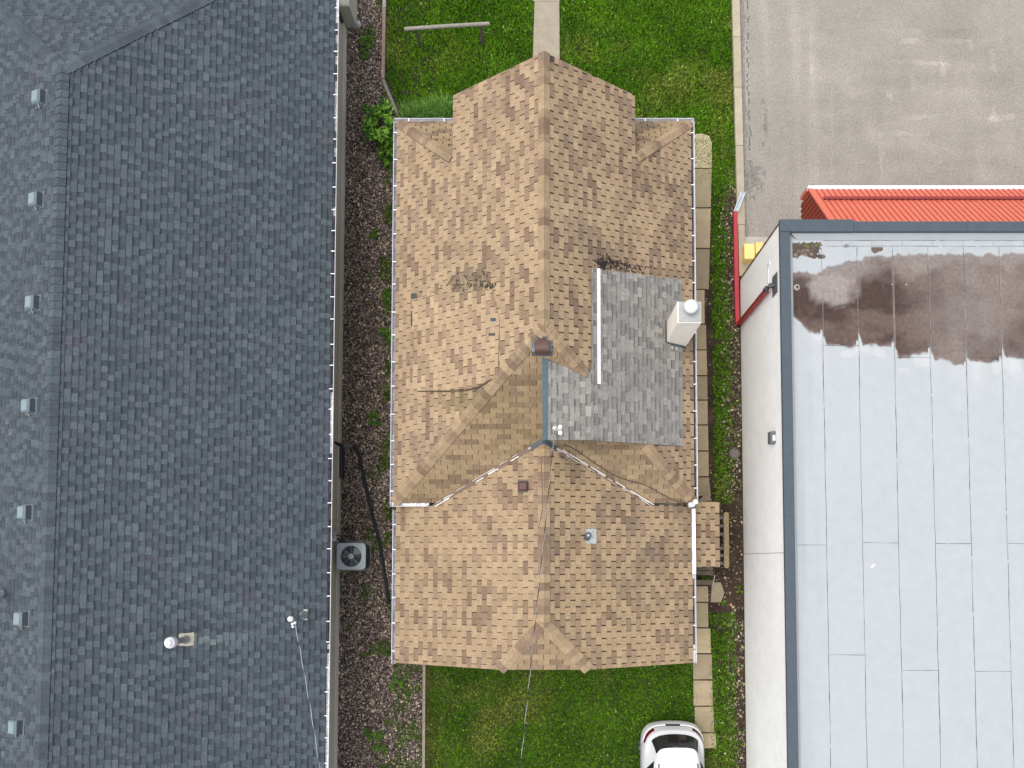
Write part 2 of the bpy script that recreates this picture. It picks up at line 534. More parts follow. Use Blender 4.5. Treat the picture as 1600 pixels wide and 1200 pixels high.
mb.arrays(*chips(11000, 4.9, 6.14, -8.2, 13.2, lambda x, y: R.random() < .3 if -1.7 < y < 1.8 else (x > 5.62 + .14 * nz(0, y, 2) or R.random() < .12), [((.10, .075, .06), .55), ((.22, .17, .13), .33), ((.45, .40, .32), .12)], .01, .03))
mb.arrays(*chips(700, 5.5, 6.14, -8.2, 13.2, lambda x, y: not -1.7 < y < 1.8 or R.random() < .3, [((.38, .27, .15), .5), ((.50, .42, .28), .3), ((.20, .24, .08), .2)], .02, .05))
tag(mb.build('soil_litter', 'stone'), kind='stuff')
# low weeds through the bark
mb = MB()
def weed_keep(x, y):
    if y < -2.9: return bed_keep(x, y) and (nz(x * 1.6, y * .55, 1, 6) + .55 * (x + 4.5) + .12 * (-4.5 - y) > -.12) and nz(x, y, 3.0, 2) > -.12 and x > -5.5 and R.random() < .8
    if -3.0 < y < 13.5 and x > -5.05 + .22 * nz(0, y, 1.1, 4): return nz(x, y, 1.3, 7) > .0 and R.random() < .9
    return nz(x, y, 1.9, 8) > .40 and x > -6.0 and bed_keep(x, y) and R.random() < .6
mb.arrays(*blades(60000, -6.1, -3.7, -8.2, 18.5, lambda x, y: mix((.06, .12, .014), (.13, .23, .03), R.random()), .10, .028, weed_keep))
mb.arrays(*blades(9000, -3.72, -3.42, -8.2, -2.4, lambda x, y: mix((.20, .16, .07), (.10, .13, .03), R.random()), .05, .02))
tag(mb.build('low_weeds', 'grass'), kind='stuff')

def leafy(mb, c, rx, ry, h, n, size, cols, seed):
    """leaves spread through a lumpy crown volume"""
    rr = random.Random(seed)
    lobes = [(rr.uniform(-.55, .55) * rx * 1.35, rr.uniform(-.75, .75) * ry, rr.uniform(.2, .85) * h, rr.uniform(.2, .42)) for _ in range(11)]
    for _ in range(n):
        lx, ly, lz, lr = rr.choice(lobes)
        d = Vector((rr.gauss(0, 1), rr.gauss(0, 1), rr.gauss(0, 1))).normalized() * (rr.random() ** .4)
        p = Vector((c[0] + lx + d.x * lr * rx, c[1] + ly + d.y * lr * ry, max(.03, c[2] + lz + d.z * lr * h * .6)))
        a = rr.uniform(0, 6.28)
        ax = Vector((math.cos(a), math.sin(a), rr.uniform(-.5, .4))).normalized()
        bx = ax.cross(Vector((rr.uniform(-.5, .5), rr.uniform(-.5, .5), 1))).normalized()
        s = size * rr.uniform(.6, 1.35)
        col = mul(rr.choice(cols), rr.uniform(.7, 1.35))
        mb.face((p - ax * s, p + bx * s * .5, p + ax * s, p - bx * s * .5), col)
def plant(name, c, rx, ry, h, n, size, cols, label, cat, group=None, seed=1):
    t = thing(name, c, label, cat, group)
    mb = MB()
    leafy(mb, c, rx, ry, h, n, size, cols, seed)
    mb.build('foliage', 'leaf', t)
    mb = MB()
    rr = random.Random(seed)
    for k in range(5):
        a = rr.uniform(0, 6.28)
        mb.tube([c, (c[0] + math.cos(a) * rx * .3, c[1] + math.sin(a) * ry * .3, c[2] + h * .4), (c[0] + math.cos(a) * rx * .6, c[1] + math.sin(a) * ry * .6, c[2] + h * .75)], [.012, .008, .004], (.09, .07, .04), 5)
    mb.build('stem', 'wood', t)
    return t
GC = [(.05, .115, .012), (.08, .17, .018), (.12, .23, .025), (.035, .08, .02)]
plant('shrub', P(596, 203, 0), .66, .70, .75, 900, .085, [(.05, .115, .012), (.10, .21, .022), (.16, .31, .035), (.03, .07, .02)], 'bushy bright green shrub growing from the bark bed by the tan house gutter corner', 'shrub', seed=3)
plant('shrub', P(607, 243, 0), .26, .5, .5, 330, .075, GC, 'smaller dark green shrub tucked under the tan house eave, just behind the bright bushy one', 'shrub', seed=8)
t = thing('daylily_clump', P(665, 176, 0), 'long clump of fine green leaves along the front eave of the tan house', 'plant')
mb = MB()
v, f, c = blades(3600, P(628, 172, 0).x, P(709, 170, 0).x, 14.02, 14.62, lambda x, y: mix((.10, .23, .04), (.24, .42, .10), R.random()), .30, .017,
                 lambda x, y: y < 14.28 + .32 * nz(x, 0, 1.6, 3) + .15)
mb.arrays(v, f, c)
mb.build('leaves', 'grass', t)
for k, (u, v, r, lab) in enumerate((
        (573, 68, .27, 'bright green weed, larger of the pair in the bark bed near the timber edging bend'),
        (572, 86, .2, 'small green weed just below the bright one in the bark bed'),
        (585, 655, .22, 'green weed on its own in the bark bed above the black drain pipe'),
        (583, 368, .18, 'sparse green weed in the middle of the bark bed between the two houses'),
        (571, 173, .14, 'tiny dark green weed beside the bushy shrub'),
        (606, 462, .2, 'green weed against the tan house gutter beside the worn roof patch'),
        (605, 522, .24, 'green weed hugging the tan house wall below the worn roof patch'),
        (586, 1155, .4, 'broad green weed clump in the bark bed near the lower timber edging'),
        (621, 1068, .26, 'green weed clump in the bark bed just behind the tan house rear corner'))):
    plant('weed', P(u, v, 0), r, r * 1.15, .16, int(200 * r / .2), .034, GC, lab, 'weed', 'weeds in the bark bed', 20 + k)

# timber edging
def beam(mb, a, b, wd, h, col):
    a, b = Vector(a), Vector(b)
    d = (b - a); L = d.length
    n = Vector((-d.y, d.x, 0)).normalized() * wd / 2
    mb.prism([tuple(a - n), tuple(b - n), tuple(b + n), tuple(a + n)], h, col)
t = thing('timber_edging', (-5.1, 15.3, 0), 'weathered timber edging bending between the bark bed and the front lawn', 'edging')
WOODG = lin('#b5aa9a', .62)
for a, b, c in (((-5.10, 22, .12), (-5.10, 17.62, .12), lin('#c3b4ac', .66)), ((-5.10, 17.60, .115), (-5.115, 15.3, .115), lin('#b59b8a', .6)), ((-5.12, 15.28, .11), (-4.40, 13.55, .11), lin('#a39c90', .6))):
    mb = MB(); beam(mb, a, b, .10, .16, c); mb.build('beam', 'wood', t)
t = thing('timber_edging', (-3.66, -3, 0), 'straight grey timber edging between the bark bed and the rear lawn', 'edging')
mb = MB(); beam(mb, (-3.67, -2.2, .09), (-3.665, -4.9, .09), .085, .14, lin('#a89e90', .6)); mb.build('beam', 'wood', t)
mb = MB(); beam(mb, (-3.665, -4.91, .085), (-3.65, -12, .085), .085, .14, lin('#b1a696', .6)); mb.build('beam', 'wood', t)
# hitching-rail fence on the front lawn
t = thing('rail_fence', (-3, 16.4, 0), 'low grey wooden rail on two posts standing on the front lawn', 'fence')
a, b = P(632, 45.5, .9), P(765, 37, .9)
mb = MB(); mb.tube([a, a.lerp(b, .5) + Vector((0, 0, .01)), b], .055, lin('#b5ada0', .62), 10); mb.build('rail', 'wood', t)
for (u, v) in ((657, 71), (754.5, 68)):
    q = P(u, v, 0)
    k = (q.x - a.x) / (b.x - a.x)
    top = a.lerp(b, k)
    mb = MB(); mb.tube([(q.x, q.y, -.05), (top.x, top.y, .88)], [.06, .052], lin('#8d867a', .6), 10); mb.build('post', 'wood', t)

# ================================================================== TAN HOUSE
XE, HE, HR = 4.03, 3.0, 5.70
YS, YN, YR = 1.55, 12.05, 5.47
PI_ = (HR - HE) / XE
XG, YG = 2.35, 10.36
TAN = [lin('#c9ae8c', .63), lin('#c4a988', .63), lin('#bea383', .63), lin('#b59b7f', .62)]
BRN = [lin('#a58b73', .61), lin('#9c826d', .61), lin('#aa9078', .61)]
SLOT = (.045, .030, .022)
def tan_col(worn=0.0, olive=0.0, dark=.17):
    def g(p, r1, r2, hh):
        cl = .5 + .5 * nz(p.x, p.y, 1.3, 4)
        if r1 < dark * (.5 + cl): c = BRN[int(r2 * 3)]
        elif r1 < dark * (.5 + cl) + .18: c = mix(TAN[3], BRN[2], .5 * r2)
        else: c = mix(TAN[0], TAN[2], r2)
        if olive: c = mix(c, lin('#8f7d52', .55), olive * (.55 + .45 * nz(p.x, p.y, .8, 2)))
        if worn and nz(p.x, p.y, 1.1, 9) > .12: c = mix(c, (.13, .10, .08), worn * r2)
        # grime where two slabs meet
        d = math.hypot((p.x + 2.0) * .55, (p.y - 4.22) * 1.1)
        if p.x < 0 and d < .7 and p.y < 4.17: c = mix(c, lin('#7c7049', .52), .8 * (1 - d / .7))
        d = math.hypot((p.x - 1.55) * .9, (p.y - 7.45) * 1.2)
        if p.x > .8 and d < .75: c = mix(c, (.05, .04, .035), .5 * r2 * (1 - d / .75) + .15)
        d = math.hypot((p.x + 2.0) * .7, (p.y - 6.95) * 1.2)
        if p.x < -1 and d < .5: c = mix(c, (.10, .085, .06), .6 * r2)
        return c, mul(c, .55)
    return g
house = thing('tan_house', (0, 5, 0), 'tan shingled house with a hip roof, front gable and one grey shingle patch', 'house')
EDGE = lin('#a98a68', .55)
mbr = MB()
E3 = .143
def plane(poly, o, U, V, tabs, col, seed, jit=.003, mb=None, thick=.007, base=SLOT, deck=.05, edge=None, lift=0, e=E3, band=None):
    shingle_plane(mb or mbr, poly, frame(o, U, V), e, tabs, thick, col, base, deck, edge or EDGE, seed, jit, lift, band)
hx = lambda x: HR - PI_ * abs(x)
# west slope
oW, UW, VW = (-XE, 0, HE), (0, 1, 0), (XE, 0, HR - HE)
tW = three_tab(gap=.018, drift=.56, gj=.8)
cW = tan_col(.25)
plane([(0, YG, HR), (-XE, YG, HE), (-XE, YS, HE), (0, YR, HR)], oW, UW, VW, tW, cW, 5)
plane([(-XG, YG, hx(XG)), (-XE, YN, HE), (-XE, YG, HE)], oW, UW, VW, tW, cW, 5)
plane([(0, 12.03, HR), (-XG, 12.03, hx(XG)), (-XG, YG, hx(XG)), (0, YG, HR)], oW, UW, VW, tW, cW, 5)
# east slope
oE, UE, VE = (XE, 0, HE), (0, 1, 0), (-XE, 0, HR - HE)
tE = three_tab(gap=.026, drift=.44, gj=.9)
cE = tan_col(.4, dark=.14)
plane([(0, YG, HR), (XE, YG, HE), (XE, YS, HE), (0, YR, HR)], oE, UE, VE, tE, cE, 6, .006, thick=.010)
plane([(XG, YG, hx(XG)), (XE, YN, HE), (XE, YG, HE)], oE, UE, VE, tE, cE, 6, .006, thick=.010)
plane([(0, 12.03, HR), (XG, 12.03, hx(XG)), (XG, YG, hx(XG)), (0, YG, HR)], oE, UE, VE, tE, cE, 6, .006, thick=.010)
# south hip
oS, US, VS = (0, YS, HE), (1, 0, 0), (0, YR - YS, HR - HE)
plane([(-XE, YS, HE), (XE, YS, HE), (0, YR, HR)], oS, US, VS, three_tab(gap=.013, drift=.5), tan_col(.2, .55, .2), 7)
# north skirts beside the gable
for sx in (-1, 1):
    plane([(sx * XE, YN, HE), (sx * (XG - .1), YN, HE), (sx * (XG - .1), YG + .1, HE + (YN - YG - .1) * .68), (sx * XG, YG, HE + (YN - YG) * .68)], (0, YN, HE), (1, 0, 0), (0, -1, .68),
          three_tab(gap=.02, drift=.5, gj=1), tan_col(.9, .35, .22), 8 + sx, .008, thick=.010)
# re-laid raised patch on the west slope
def onW(u, v, lift=0):
    n = Vector(UW).cross(Vector(VW)).normalized()
    return PP(u, v, oW, -n if n.z < 0 else n, lift)
pa = [onW(*q) for q in ((645, 468), (700, 458), (770, 454), (781, 500), (779, 580), (768, 592), (745, 605), (700, 610), (646, 611))]
plane(pa, (oW[0], oW[1] + .02, oW[2]), UW, VW, three_tab(wd=.34, gap=.018, drift=.5, gj=.8), (lambda g: (lambda *a: tuple(mul(c_, 1.09) for c_ in g(*a))))(tan_col(0, 0, .12)), 31, lift=.022, deck=.02, edge=mul(TAN[3], .8), base=(.055, .042, .032))
for (a, b, wa, wb) in (((655, 611.5), (700, 611), .012, .022), ((700, 611), (728, 609.5), .022, .026), ((728, 609.5), (748, 605), .026, .04), ((748, 605), (771, 592.5), .04, .012)):
    p, q = onW(*a, .034), onW(*b, .034)
    d_ = frame(oW, UW, VW)[1]
    mbr.prism([tuple(x) for x in (p - d_ * wa, q - d_ * wb, q, p)], .03, (.075, .06, .045))  # dark wedge painted in for the shadow under the patch's raised lower edge
# rear wing
HW, XW, YB = 4.03, 4.04, -2.79
PW = (HW - 2.6) / XW
for sx, gp, sd_, wn in ((-1, .017, 12, .1), (1, .025, 13, .5)):
    o_, U_, V_ = (sx * XW, 0, 2.6), (0, 1, 0), (-sx * XW, 0, HW - 2.6)
    for pl in ([(0, -1.59, HW), (0, 1.5, HW), (sx * XW, 1.5, 2.6), (sx * XW, YB + .03, 2.6), (sx * 1.15, YB, HW - PW * 1.15)], [(0, 1.5, HW), (0, 3.03, HW), (sx * 2.87, 1.5, HW - PW * 2.87)]):
        plane(pl, o_, U_, V_, three_tab(gap=gp, drift=.5, gj=.8), tan_col(wn, .12 if sx < 0 else .25, .15), sd_, .003 if sx < 0 else .007, thick=.007 if sx < 0 else .011)
plane([(-1.15, YB, HW - PW * 1.15), (1.15, YB, HW - PW * 1.15), (0, -1.59, HW)], (0, YB, HW - PW * 1.15), (1, 0, 0), (0, 1.2, PW * 1.15), three_tab(gap=.013), tan_col(.1, .35), 15)
# worn spots: flakes of bare mat where granules are gone
rr = random.Random(5)
def flakes(fn, spots, n, col, fr):
    O, U, V, N = fr
    for _ in range(n):
        (u, v, ru, rv) = rr.choice(spots)
        p = fn(u + rr.gauss(0, ru), v + rr.gauss(0, rv)) + N * .0135
        a, b = rr.uniform(.01, .05), rr.uniform(.012, .035)
        q = [p + U * (a * math.cos(t) * rr.uniform(.6, 1.3)) + V * (b * math.sin(t) * rr.uniform(.6, 1.3)) for t in (k * 1.047 for k in range(6))]
        if (q[1] - q[0]).cross(q[2] - q[0]).z < 0: q = q[::-1]
        mbr.face(q, mul(col, rr.uniform(.6, 1.8)))
frW, frE = frame(oW, UW, VW), frame(oE, UE, VE)
onE = lambda u, v: PP(u, v, oE, frE[3])
flakes(onW, [(735, 440, 16, 6), (752, 432, 9, 9), (715, 446, 12, 4), (765, 447, 6, 2)], 130, (.075, .062, .042), frW)
flakes(onE, [(950, 408, 9, 6), (940, 412, 5, 5), (965, 414, 10, 4), (985, 420, 12, 3)], 190, (.035, .026, .024), frE)
for (u, v, du, dv) in ((648, 463, 4, 4), (772, 500, 4, 2.5), (770, 523, 5, 2), (775, 503, 3, 1.5)):
    q = [onW(u - du, v - dv, .04), onW(u + du, v - dv, .04), onW(u + du, v + dv, .04), onW(u - du, v + dv, .04)]
    mbr.face(q[::-1], (.075, .08, .075) if v != 503 else (.25, .27, .27))
q = [onW(642.6, 486, .015), onW(644.4, 486, .015), onW(644.4, 510, .015), onW(642.6, 510, .015)]
mbr.face(q[::-1], (.05, .06, .065))
for (u, v) in ((862, 93), (864, 97), (860, 90)):
    q = [onE(u - 4, v - 4) + frE[3] * .012, onE(u + 4, v - 4) + frE[3] * .012, onE(u + 4, v + 5) + frE[3] * .012, onE(u - 4, v + 5) + frE[3] * .012]
    if u == 862: mbr.face(q[::-1], (.075, .06, .055))
roof = mbr.build('roof', 'shingle', house)
# caps
mbc = MB()
dWn, dEn = Vector((-XE, 0, HE - HR)).normalized(), Vector((XE, 0, HE - HR)).normalized()
dSn = Vector((0, YS - YR, HE - HR)).normalized()
def hipd(line, d):           # in-plane direction perpendicular to the hip line
    line = Vector(line).normalized()
    return (Vector(d) - line * Vector(d).dot(line)).normalized()
capc = tan_col(.2, .15, .25)
caps(mbc, (0, 12.04, HR + .012), (0, YR - .05, HR + .012), dWn, dEn, .165, .20, capc, seed=1)
for sx, dd in ((-1, dWn), (1, dEn)):
    a, b = Vector((sx * XE, YS, HE + .01)), Vector((0, YR, HR + .01))
    ln = b - a
    if sx < 0: caps(mbc, a, b, hipd(ln, dd), hipd(ln, dSn), .165, .17, capc, seed=2)
    else:
        caps(mbc, a, a.lerp(b, .385), hipd(ln, dd), hipd(ln, dSn), .165, .17, capc, seed=3)
        caps(mbc, a.lerp(b, .745), b, hipd(ln, dd), hipd(ln, dSn), .165, .17, capc, seed=4)
    a, b = Vector((sx * (XE - .02), YN - .02, HE + .01)), Vector((sx * (XG + .03), YG + .03, hx(XG) + .01))
    ln = b - a
    caps(mbc, a, b, hipd(ln, dd), hipd(ln, (0, 1, -.68)), .15, .19, tan_col(.5, .1, .3), seed=5 + sx, thick=.018)
    a, b = Vector((sx * 1.15, YB, HW - PW * 1.15 + .01)), Vector((0, -1.59, HW + .01))
    ln = b - a
    caps(mbc, a, b, hipd(ln, (sx, 0, -PW)), hipd(ln, (0, -1, -PW)), .165, .18, capc, seed=9 + sx)
caps(mbc, (0, -1.55, HW + .01), (0, 2.95, HW + .01), (-1, 0, -PW), (1, 0, -PW), .165, .2, capc, seed=12)
mbc.build('ridge_cap', 'shingle', roof)
# valley flashing of peeling white metal, with tar at the top
n_s = frame(oS, US, VS)[3]
mbv = MB()
rr = random.Random(9)
for sx, k0 in ((-1, .0), (1, .0)):
    a, b = Vector((0, 3.06, HW + .02)), Vector((sx * 2.93, 1.47, 3.01))
    pr = a
    for i in range(1, 45):
        q = a.lerp(b, i / 44)
        d = (b - a).normalized()
        s = d.cross(Vector((0, 0, 1))).normalized()
        white = nz(i * .35, sx * 3.0, 1, 4) > (-.05 if sx < 0 else -.28)
        tar = i < 6
        for lo, hi, cw in ((-.040, -.012, (.62, .60, .56) if white else (.17, .09, .065)), (-.012, .03, (.13, .075, .055) if nz(i * .3, sx, 1, 8) > -.1 else (.36, .31, .26)), (.03, .046, (.45, .42, .38) if (nz(i * .4, sx, 1, 9) > .1) == (sx > 0) else (.15, .085, .06))):
            if tar: cw = (.035, .05, .06); lo, hi = lo * 1.6, hi * 1.6
            pts = [pr + s * lo, q + s * lo, q + s * hi, pr + s * hi]
            pts = [p + Vector((0, 0, .028 + (.004 if abs(lo) < .02 else 0))) for p in pts]
            if (pts[1] - pts[0]).cross(pts[2] - pts[0]).z < 0: pts = pts[::-1]
            mbv.prism([tuple(p) for p in pts], .02, cw)
        pr = q
mbv.build('valley_flashing', 'metal', roof)
# grey re-shingled patch: flush on the east slope, carried past the hip on a small cricket
GRY = [lin('#a39f98', .77), lin('#9c9891', .77), lin('#94908a', .77), lin('#aba79f', .77)]
def gry_col(p, r1, r2, hh):
    c = mix(GRY[int(r1 * 4)], GRY[2], .5 * r2)
    if hh < .7: c = mul(c, .88)
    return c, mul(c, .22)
mbg = MB()
nE = frE[3]
def ge(x, y): return (x, y, hx(x))
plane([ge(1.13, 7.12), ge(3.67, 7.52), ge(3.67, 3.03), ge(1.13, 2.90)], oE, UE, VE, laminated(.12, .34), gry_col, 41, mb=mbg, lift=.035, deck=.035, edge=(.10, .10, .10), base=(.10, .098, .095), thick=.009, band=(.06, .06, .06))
h0, h1 = 5.22, hx(1.13) + .02
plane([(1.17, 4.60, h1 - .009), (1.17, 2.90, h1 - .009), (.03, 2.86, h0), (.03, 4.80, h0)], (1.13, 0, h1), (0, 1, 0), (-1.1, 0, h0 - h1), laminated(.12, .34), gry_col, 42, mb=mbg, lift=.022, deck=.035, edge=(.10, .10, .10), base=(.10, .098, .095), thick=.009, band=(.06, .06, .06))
rp = mbg.build('roof_patch', 'shingle', roof)
mb = MB()
mb.prism([(1.30, 4.30, hx(1.30) + .075), (1.385, 4.30, hx(1.385) + .075), (1.385, 7.17, hx(1.385) + .075), (1.30, 7.16, hx(1.30) + .075)], .03, (.82, .82, .84))
mb.build('metal_strip', 'white', roof)
mb = MB()
mb.prism([(-.03, 2.86, h0 + .045), (.085, 2.86, h0 + .03), (.10, 4.84, h0 + .03), (-.05, 4.84, h0 + .045)], .03, lin('#5f7880', .55))
for k in range(9):
    a, b = k / 9, (k + 1) / 9
    x0_, x1_ = .05 + 1.06 * a, .05 + 1.06 * b
    yy = lambda t: 4.83 - .24 * t ** .8
    zz = lambda x: h0 + (h1 - h0) * (x - .03) / 1.1 + .04
    mb.prism([(x0_, yy(a) - .03, zz(x0_)), (x1_, yy(b) - .03, zz(x1_)), (x1_, yy(b) + .02, zz(x1_)), (x0_, yy(a) + .02, zz(x0_))], .03, mul(lin('#5b6a6e', .5), R.uniform(.6, 1.1)))
mb.build('edge_flashing', 'metal', roof)
mb = MB()      # cricket walls under the patch
cw = lin('#cfc6b4', .6)
def hs_(y): return HE + (y - YS) * (HR - HE) / (YR - YS)
mb.face([(.12, 3.06, hs_(3.06)), (2.5, 3.06, hs_(3.06)), (1.13, 3.06, h1 - .02), (.12, 3.06, h0 - .03)], cw)
mb.face([(.12, 4.7, hs_(4.7)), (.12, 3.06, hs_(3.06)), (.12, 3.06, h0 - .03), (.12, 4.7, h0 - .03)], cw)
mb.build('cricket_wall', 'white', roof)
# nail heads beside the strip
# walls
mb = MB()
SID = lin('#d8d3c6', .62)
x = XE - .42
hw = HE - .05
mb.box(-x, x, YS + .3, YN - .45, -.2, hw, SID)
mb.face([(-x, YS + .3, hw), (x, YS + .3, hw), (0, YR + .2, HR - .3)], SID)
for sx in (-1, 1):
    mb.face([(sx * XG * .95, YG, hx(XG) - .12), (sx * XG * .95, 11.6, hx(XG) - .12), (sx * XG * .95, 11.6, HE - .05), (sx * XG * .95, YG, HE - .05)], SID)
mb.face([(-XG * .95, 11.6, HE - .1), (XG * .95, 11.6, HE - .1), (XG * .95, 11.6, hx(XG) - .1), (0, 11.6, HR - .12), (-XG * .95, 11.6, hx(XG) - .1)], SID)
mb.box(-3.66, 3.66, YB + .35, YS + .28, -.2, 2.55, SID)
mb.face([(-3.66, YB + .35, 2.55), (3.66, YB + .35, 2.55), (1.0, YB + .35, HW - PW * 1.0 - .1), (-1.0, YB + .35, HW - PW * 1.0 - .1)], SID)
mb.build('wall', 'wall', house)
# gutters
HANG = None
def gutter(parent, a, b, out, inner, step=.68, lip=(.66, .65, .69), skip=None, bare=False, wd=.088):
    """open K gutter from a to b; out = outward unit; hangers as sub-parts"""
    a, b, o = Vector(a), Vector(b), Vector(out)
    z = Vector((0, 0, 1))
    mb = MB()
    def q(k, h): return (a + o * k + z * h, b + o * k + z * h)
    prof = [(.0, -.01), (.0, -.10), (wd - .02, -.10), (wd, .0), (wd + .012, .0), (wd + .012, -.012), (wd - .008, -.11), (-.01, -.115), (-.01, -.01)]
    L = (b - a).length
    for i in range(len(prof)):
        k0, k1 = prof[i], prof[(i + 1) % len(prof)]
        p0, p1 = q(*k0); r0, r1 = q(*k1)
        inside = i in (0, 1, 2)
        mb.face((p0, p1, r1, r0), lip)
    for e_ in (a, b):
        mb.face([e_ + o * k + z * h for k, h in prof[1:4]] + [e_ + z * 0], lip)
    ob = mb.build('gutter', 'white', parent)
    mb = MB()     # leaf litter and grit lying in the trough
    nseg = max(2, int(L / .12))
    for i in range(nseg):
        p, r = a.lerp(b, i / nseg), a.lerp(b, (i + 1) / nseg)
        c = inner(i / nseg * L, R.random())
        A = (p + o * .004 - z * .085, r + o * .004 - z * .085, r + o * (wd - .016) - z * .085, p + o * (wd - .016) - z * .085)
        A = list(A)
        if (A[1] - A[0]).cross(A[2] - A[0]).z < 0: A = A[::-1]
        mb.face(A, c)
    mb.build('litter', 'debris', ob)
    d = (b - a).normalized()
    n = int(L / step)
    proto = None
    for i in range(n):
        s = (i + .5) * L / n + R.uniform(-.06, .06)
        if skip and skip(s): continue
        if proto is None:
            m2 = MB()
            pts = [a - d * .011 - o * .035 + z * .012, a - d * .011 + o * wd + z * .012, a + d * .011 + o * wd + z * .012, a + d * .011 - o * .035 + z * .012]
            if (pts[1] - pts[0]).cross(pts[2] - pts[0]).z < 0: pts = pts[::-1]
            m2.prism([tuple(p) for p in pts], .014, (.9, .9, .92))
            proto = m2.build('gutter_hanger', 'white', ob)
            proto.location = d * s
        else:
            mat_copy(proto, ob, d * s - proto.location)
    return ob
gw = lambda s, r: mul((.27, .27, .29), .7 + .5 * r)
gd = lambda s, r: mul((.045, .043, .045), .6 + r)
zg = HE + .0
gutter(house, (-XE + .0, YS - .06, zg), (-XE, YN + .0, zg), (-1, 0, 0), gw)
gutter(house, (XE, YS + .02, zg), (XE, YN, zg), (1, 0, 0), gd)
gutter(house, (-XE - .095, YN, zg), (-XG - .0, YN, zg), (0, 1, 0), lambda s, r: mul((.45, .44, .47), .7 + .5 * r))
gutter(house, (XG, YN, zg), (XE + .095, YN, zg), (0, 1, 0), lambda s, r: mul((.42, .40, .38), .6 + .6 * r))
gutter(house, (-XE - .095, YS - .0, zg + .005), (-XE + .95, YS, zg + .005), (0, -1, 0), lambda s, r: (.7, .7, .7), step=5)
gutter(house, (-XW, YB - .0, 2.58), (-XW, YS - .16, 2.58), (-1, 0, 0), gw)
gutter(house, (XW, YB + .02, 2.58), (XW, YS - .1, 2.58), (1, 0, 0), lambda s, r: (.75, .75, .78) if s > 2.2 else (mul((.07, .07, .075), .6 + r) if s > .55 else ((.6, .6, .6) if r < .55 else (.05, .05, .05))), skip=lambda s: s > 2.2)
mb = MB()
mb.prism([(XW - .02, -.35, 2.605), (XW + .10, -.35, 2.605), (XW + .10, 1.42, 2.605), (XW - .02, 1.42, 2.605)], .02, (.86, .86, .9))
mb.build('gutter_cover', 'white', house)
# chimney
c0, c1 = (3.23, 5.74), (3.80, 6.26)
CRM = (.90, .83, .72)
mb = MB()
mb.box(c0[0], c1[0], c0[1], c1[1], 2.9, 5.1, CRM, bev=.03)
ch = mb.build('chimney', 'wall', roof)
mb = MB()
mb.prism([(c0[0] + .02, c0[1] + .02, 5.125), (c1[0] - .02, c0[1] + .02, 5.125), (c1[0] - .02, c1[1] - .02, 5.125), (c0[0] + .02, c1[1] - .02, 5.125)], .03, lin('#cfd0cd', .62))
mb.build('crown', 'concrete', ch)
mb = MB()
cc = Vector((3.51, 6.06, 5.12))
mb.lathe(cc, [(.095, 0), (.095, .16), (.125, .17), (.125, .19), (.06, .2)], lin('#b9bcbc', .6), 20)
mb.build('flue', 'galv', ch, smooth=False)
mb = MB()
cc = Vector((3.505, 6.05, 5.30))
mb.lathe(cc, [(.165, 0), (.17, .02), (.165, .045), (.14, .08), (.09, .108), (.03, .12)], lin('#eef0f0', .75), 28)
mb.build('rain_cap', 'white', ch, smooth=True)
mb = MB()
nn = 6
zc = lambda x: hx(x) + .055
mb.prism([(3.19, 5.70, zc(3.19)), (3.80, 5.66, zc(3.80)), (3.80, 5.735, zc(3.80)), (3.19, 5.735, zc(3.19))], .04, (.07, .075, .085))
mb.prism([(3.17, 5.70, zc(3.17)), (3.225, 5.70, zc(3.225)), (3.225, 6.3, zc(3.225)), (3.17, 6.3, zc(3.17))], .04, (.09, .095, .105))
for xx in (3.36, 3.49):
    mb.prism([(xx, 5.58, zc(xx) + .01), (xx + .04, 5.585, zc(xx + .04) + .01), (xx + .04, 5.64, zc(xx + .04) + .01), (xx, 5.64, zc(xx) + .01)], .02, (.6, .63, .66))
mb.build('base_flashing', 'metal', ch)
# hooded brown roof vent near the ridge end
nS = frame(oS, US, VS)[3]
vp = PP(847, 540, oS, nS)
upS = Vector(VS).normalized()
mb = MB()
a, b = vp - Vector((.26, 0, 0)) - upS * .23, vp + Vector((.26, 0, 0)) + upS * .1
q = [vp + Vector((sx * .25, 0, 0)) + upS * sy + nS * .02 for sx, sy in ((-1, -.24), (1, -.24), (1, .22), (-1, .22))]
mb.prism([tuple(p) for p in q], .02, (.10, .085, .10))
rv = mb.build('roof_vent', 'galv', roof)
mb = MB()
NB = 10
prof = [(-.17 + .32 * k / NB, .05 + .15 * math.sin(math.pi * min(1, (k + 1.5) / (NB + 1.5)))) for k in range(NB + 1)]
ring = lambda sx: [vp + Vector((sx, 0, 0)) + upS * s + nS * h for s, h in prof]
A, B = ring(-.165), ring(.165)
MAR = lin('#7c5a50', .55)
for k in range(NB): mb.face((A[k], B[k], B[k + 1], A[k + 1]), MAR)
mb.face(A + [vp + Vector((-.165, 0, 0)) + upS * .15, vp + Vector((-.165, 0, 0)) - upS * .17], MAR)
mb.face(B[::-1] + [vp + Vector((.165, 0, 0)) - upS * .17, vp + Vector((.165, 0, 0)) + upS * .15], MAR)
mb.build('vent_hood', 'metal', rv)
for sx in (-1, 1):
    mb = MB()
    x0_ = vp + Vector((sx * .205, 0, 0))
    q = [x0_ + Vector((-.035, 0, 0)) - upS * .12 + nS * .07, x0_ + Vector((.035, 0, 0)) - upS * .12 + nS * .05, x0_ + Vector((.02, 0, 0)) + upS * .12 + nS * .07, x0_ + Vector((-.035, 0, 0)) + upS * .15 + nS * .12]
    mb.prism([tuple(p) for p in q], .05, (.36, .42, .43) if sx < 0 else (.14, .19, .20))
    mb.build('side_wing', 'galv', rv)
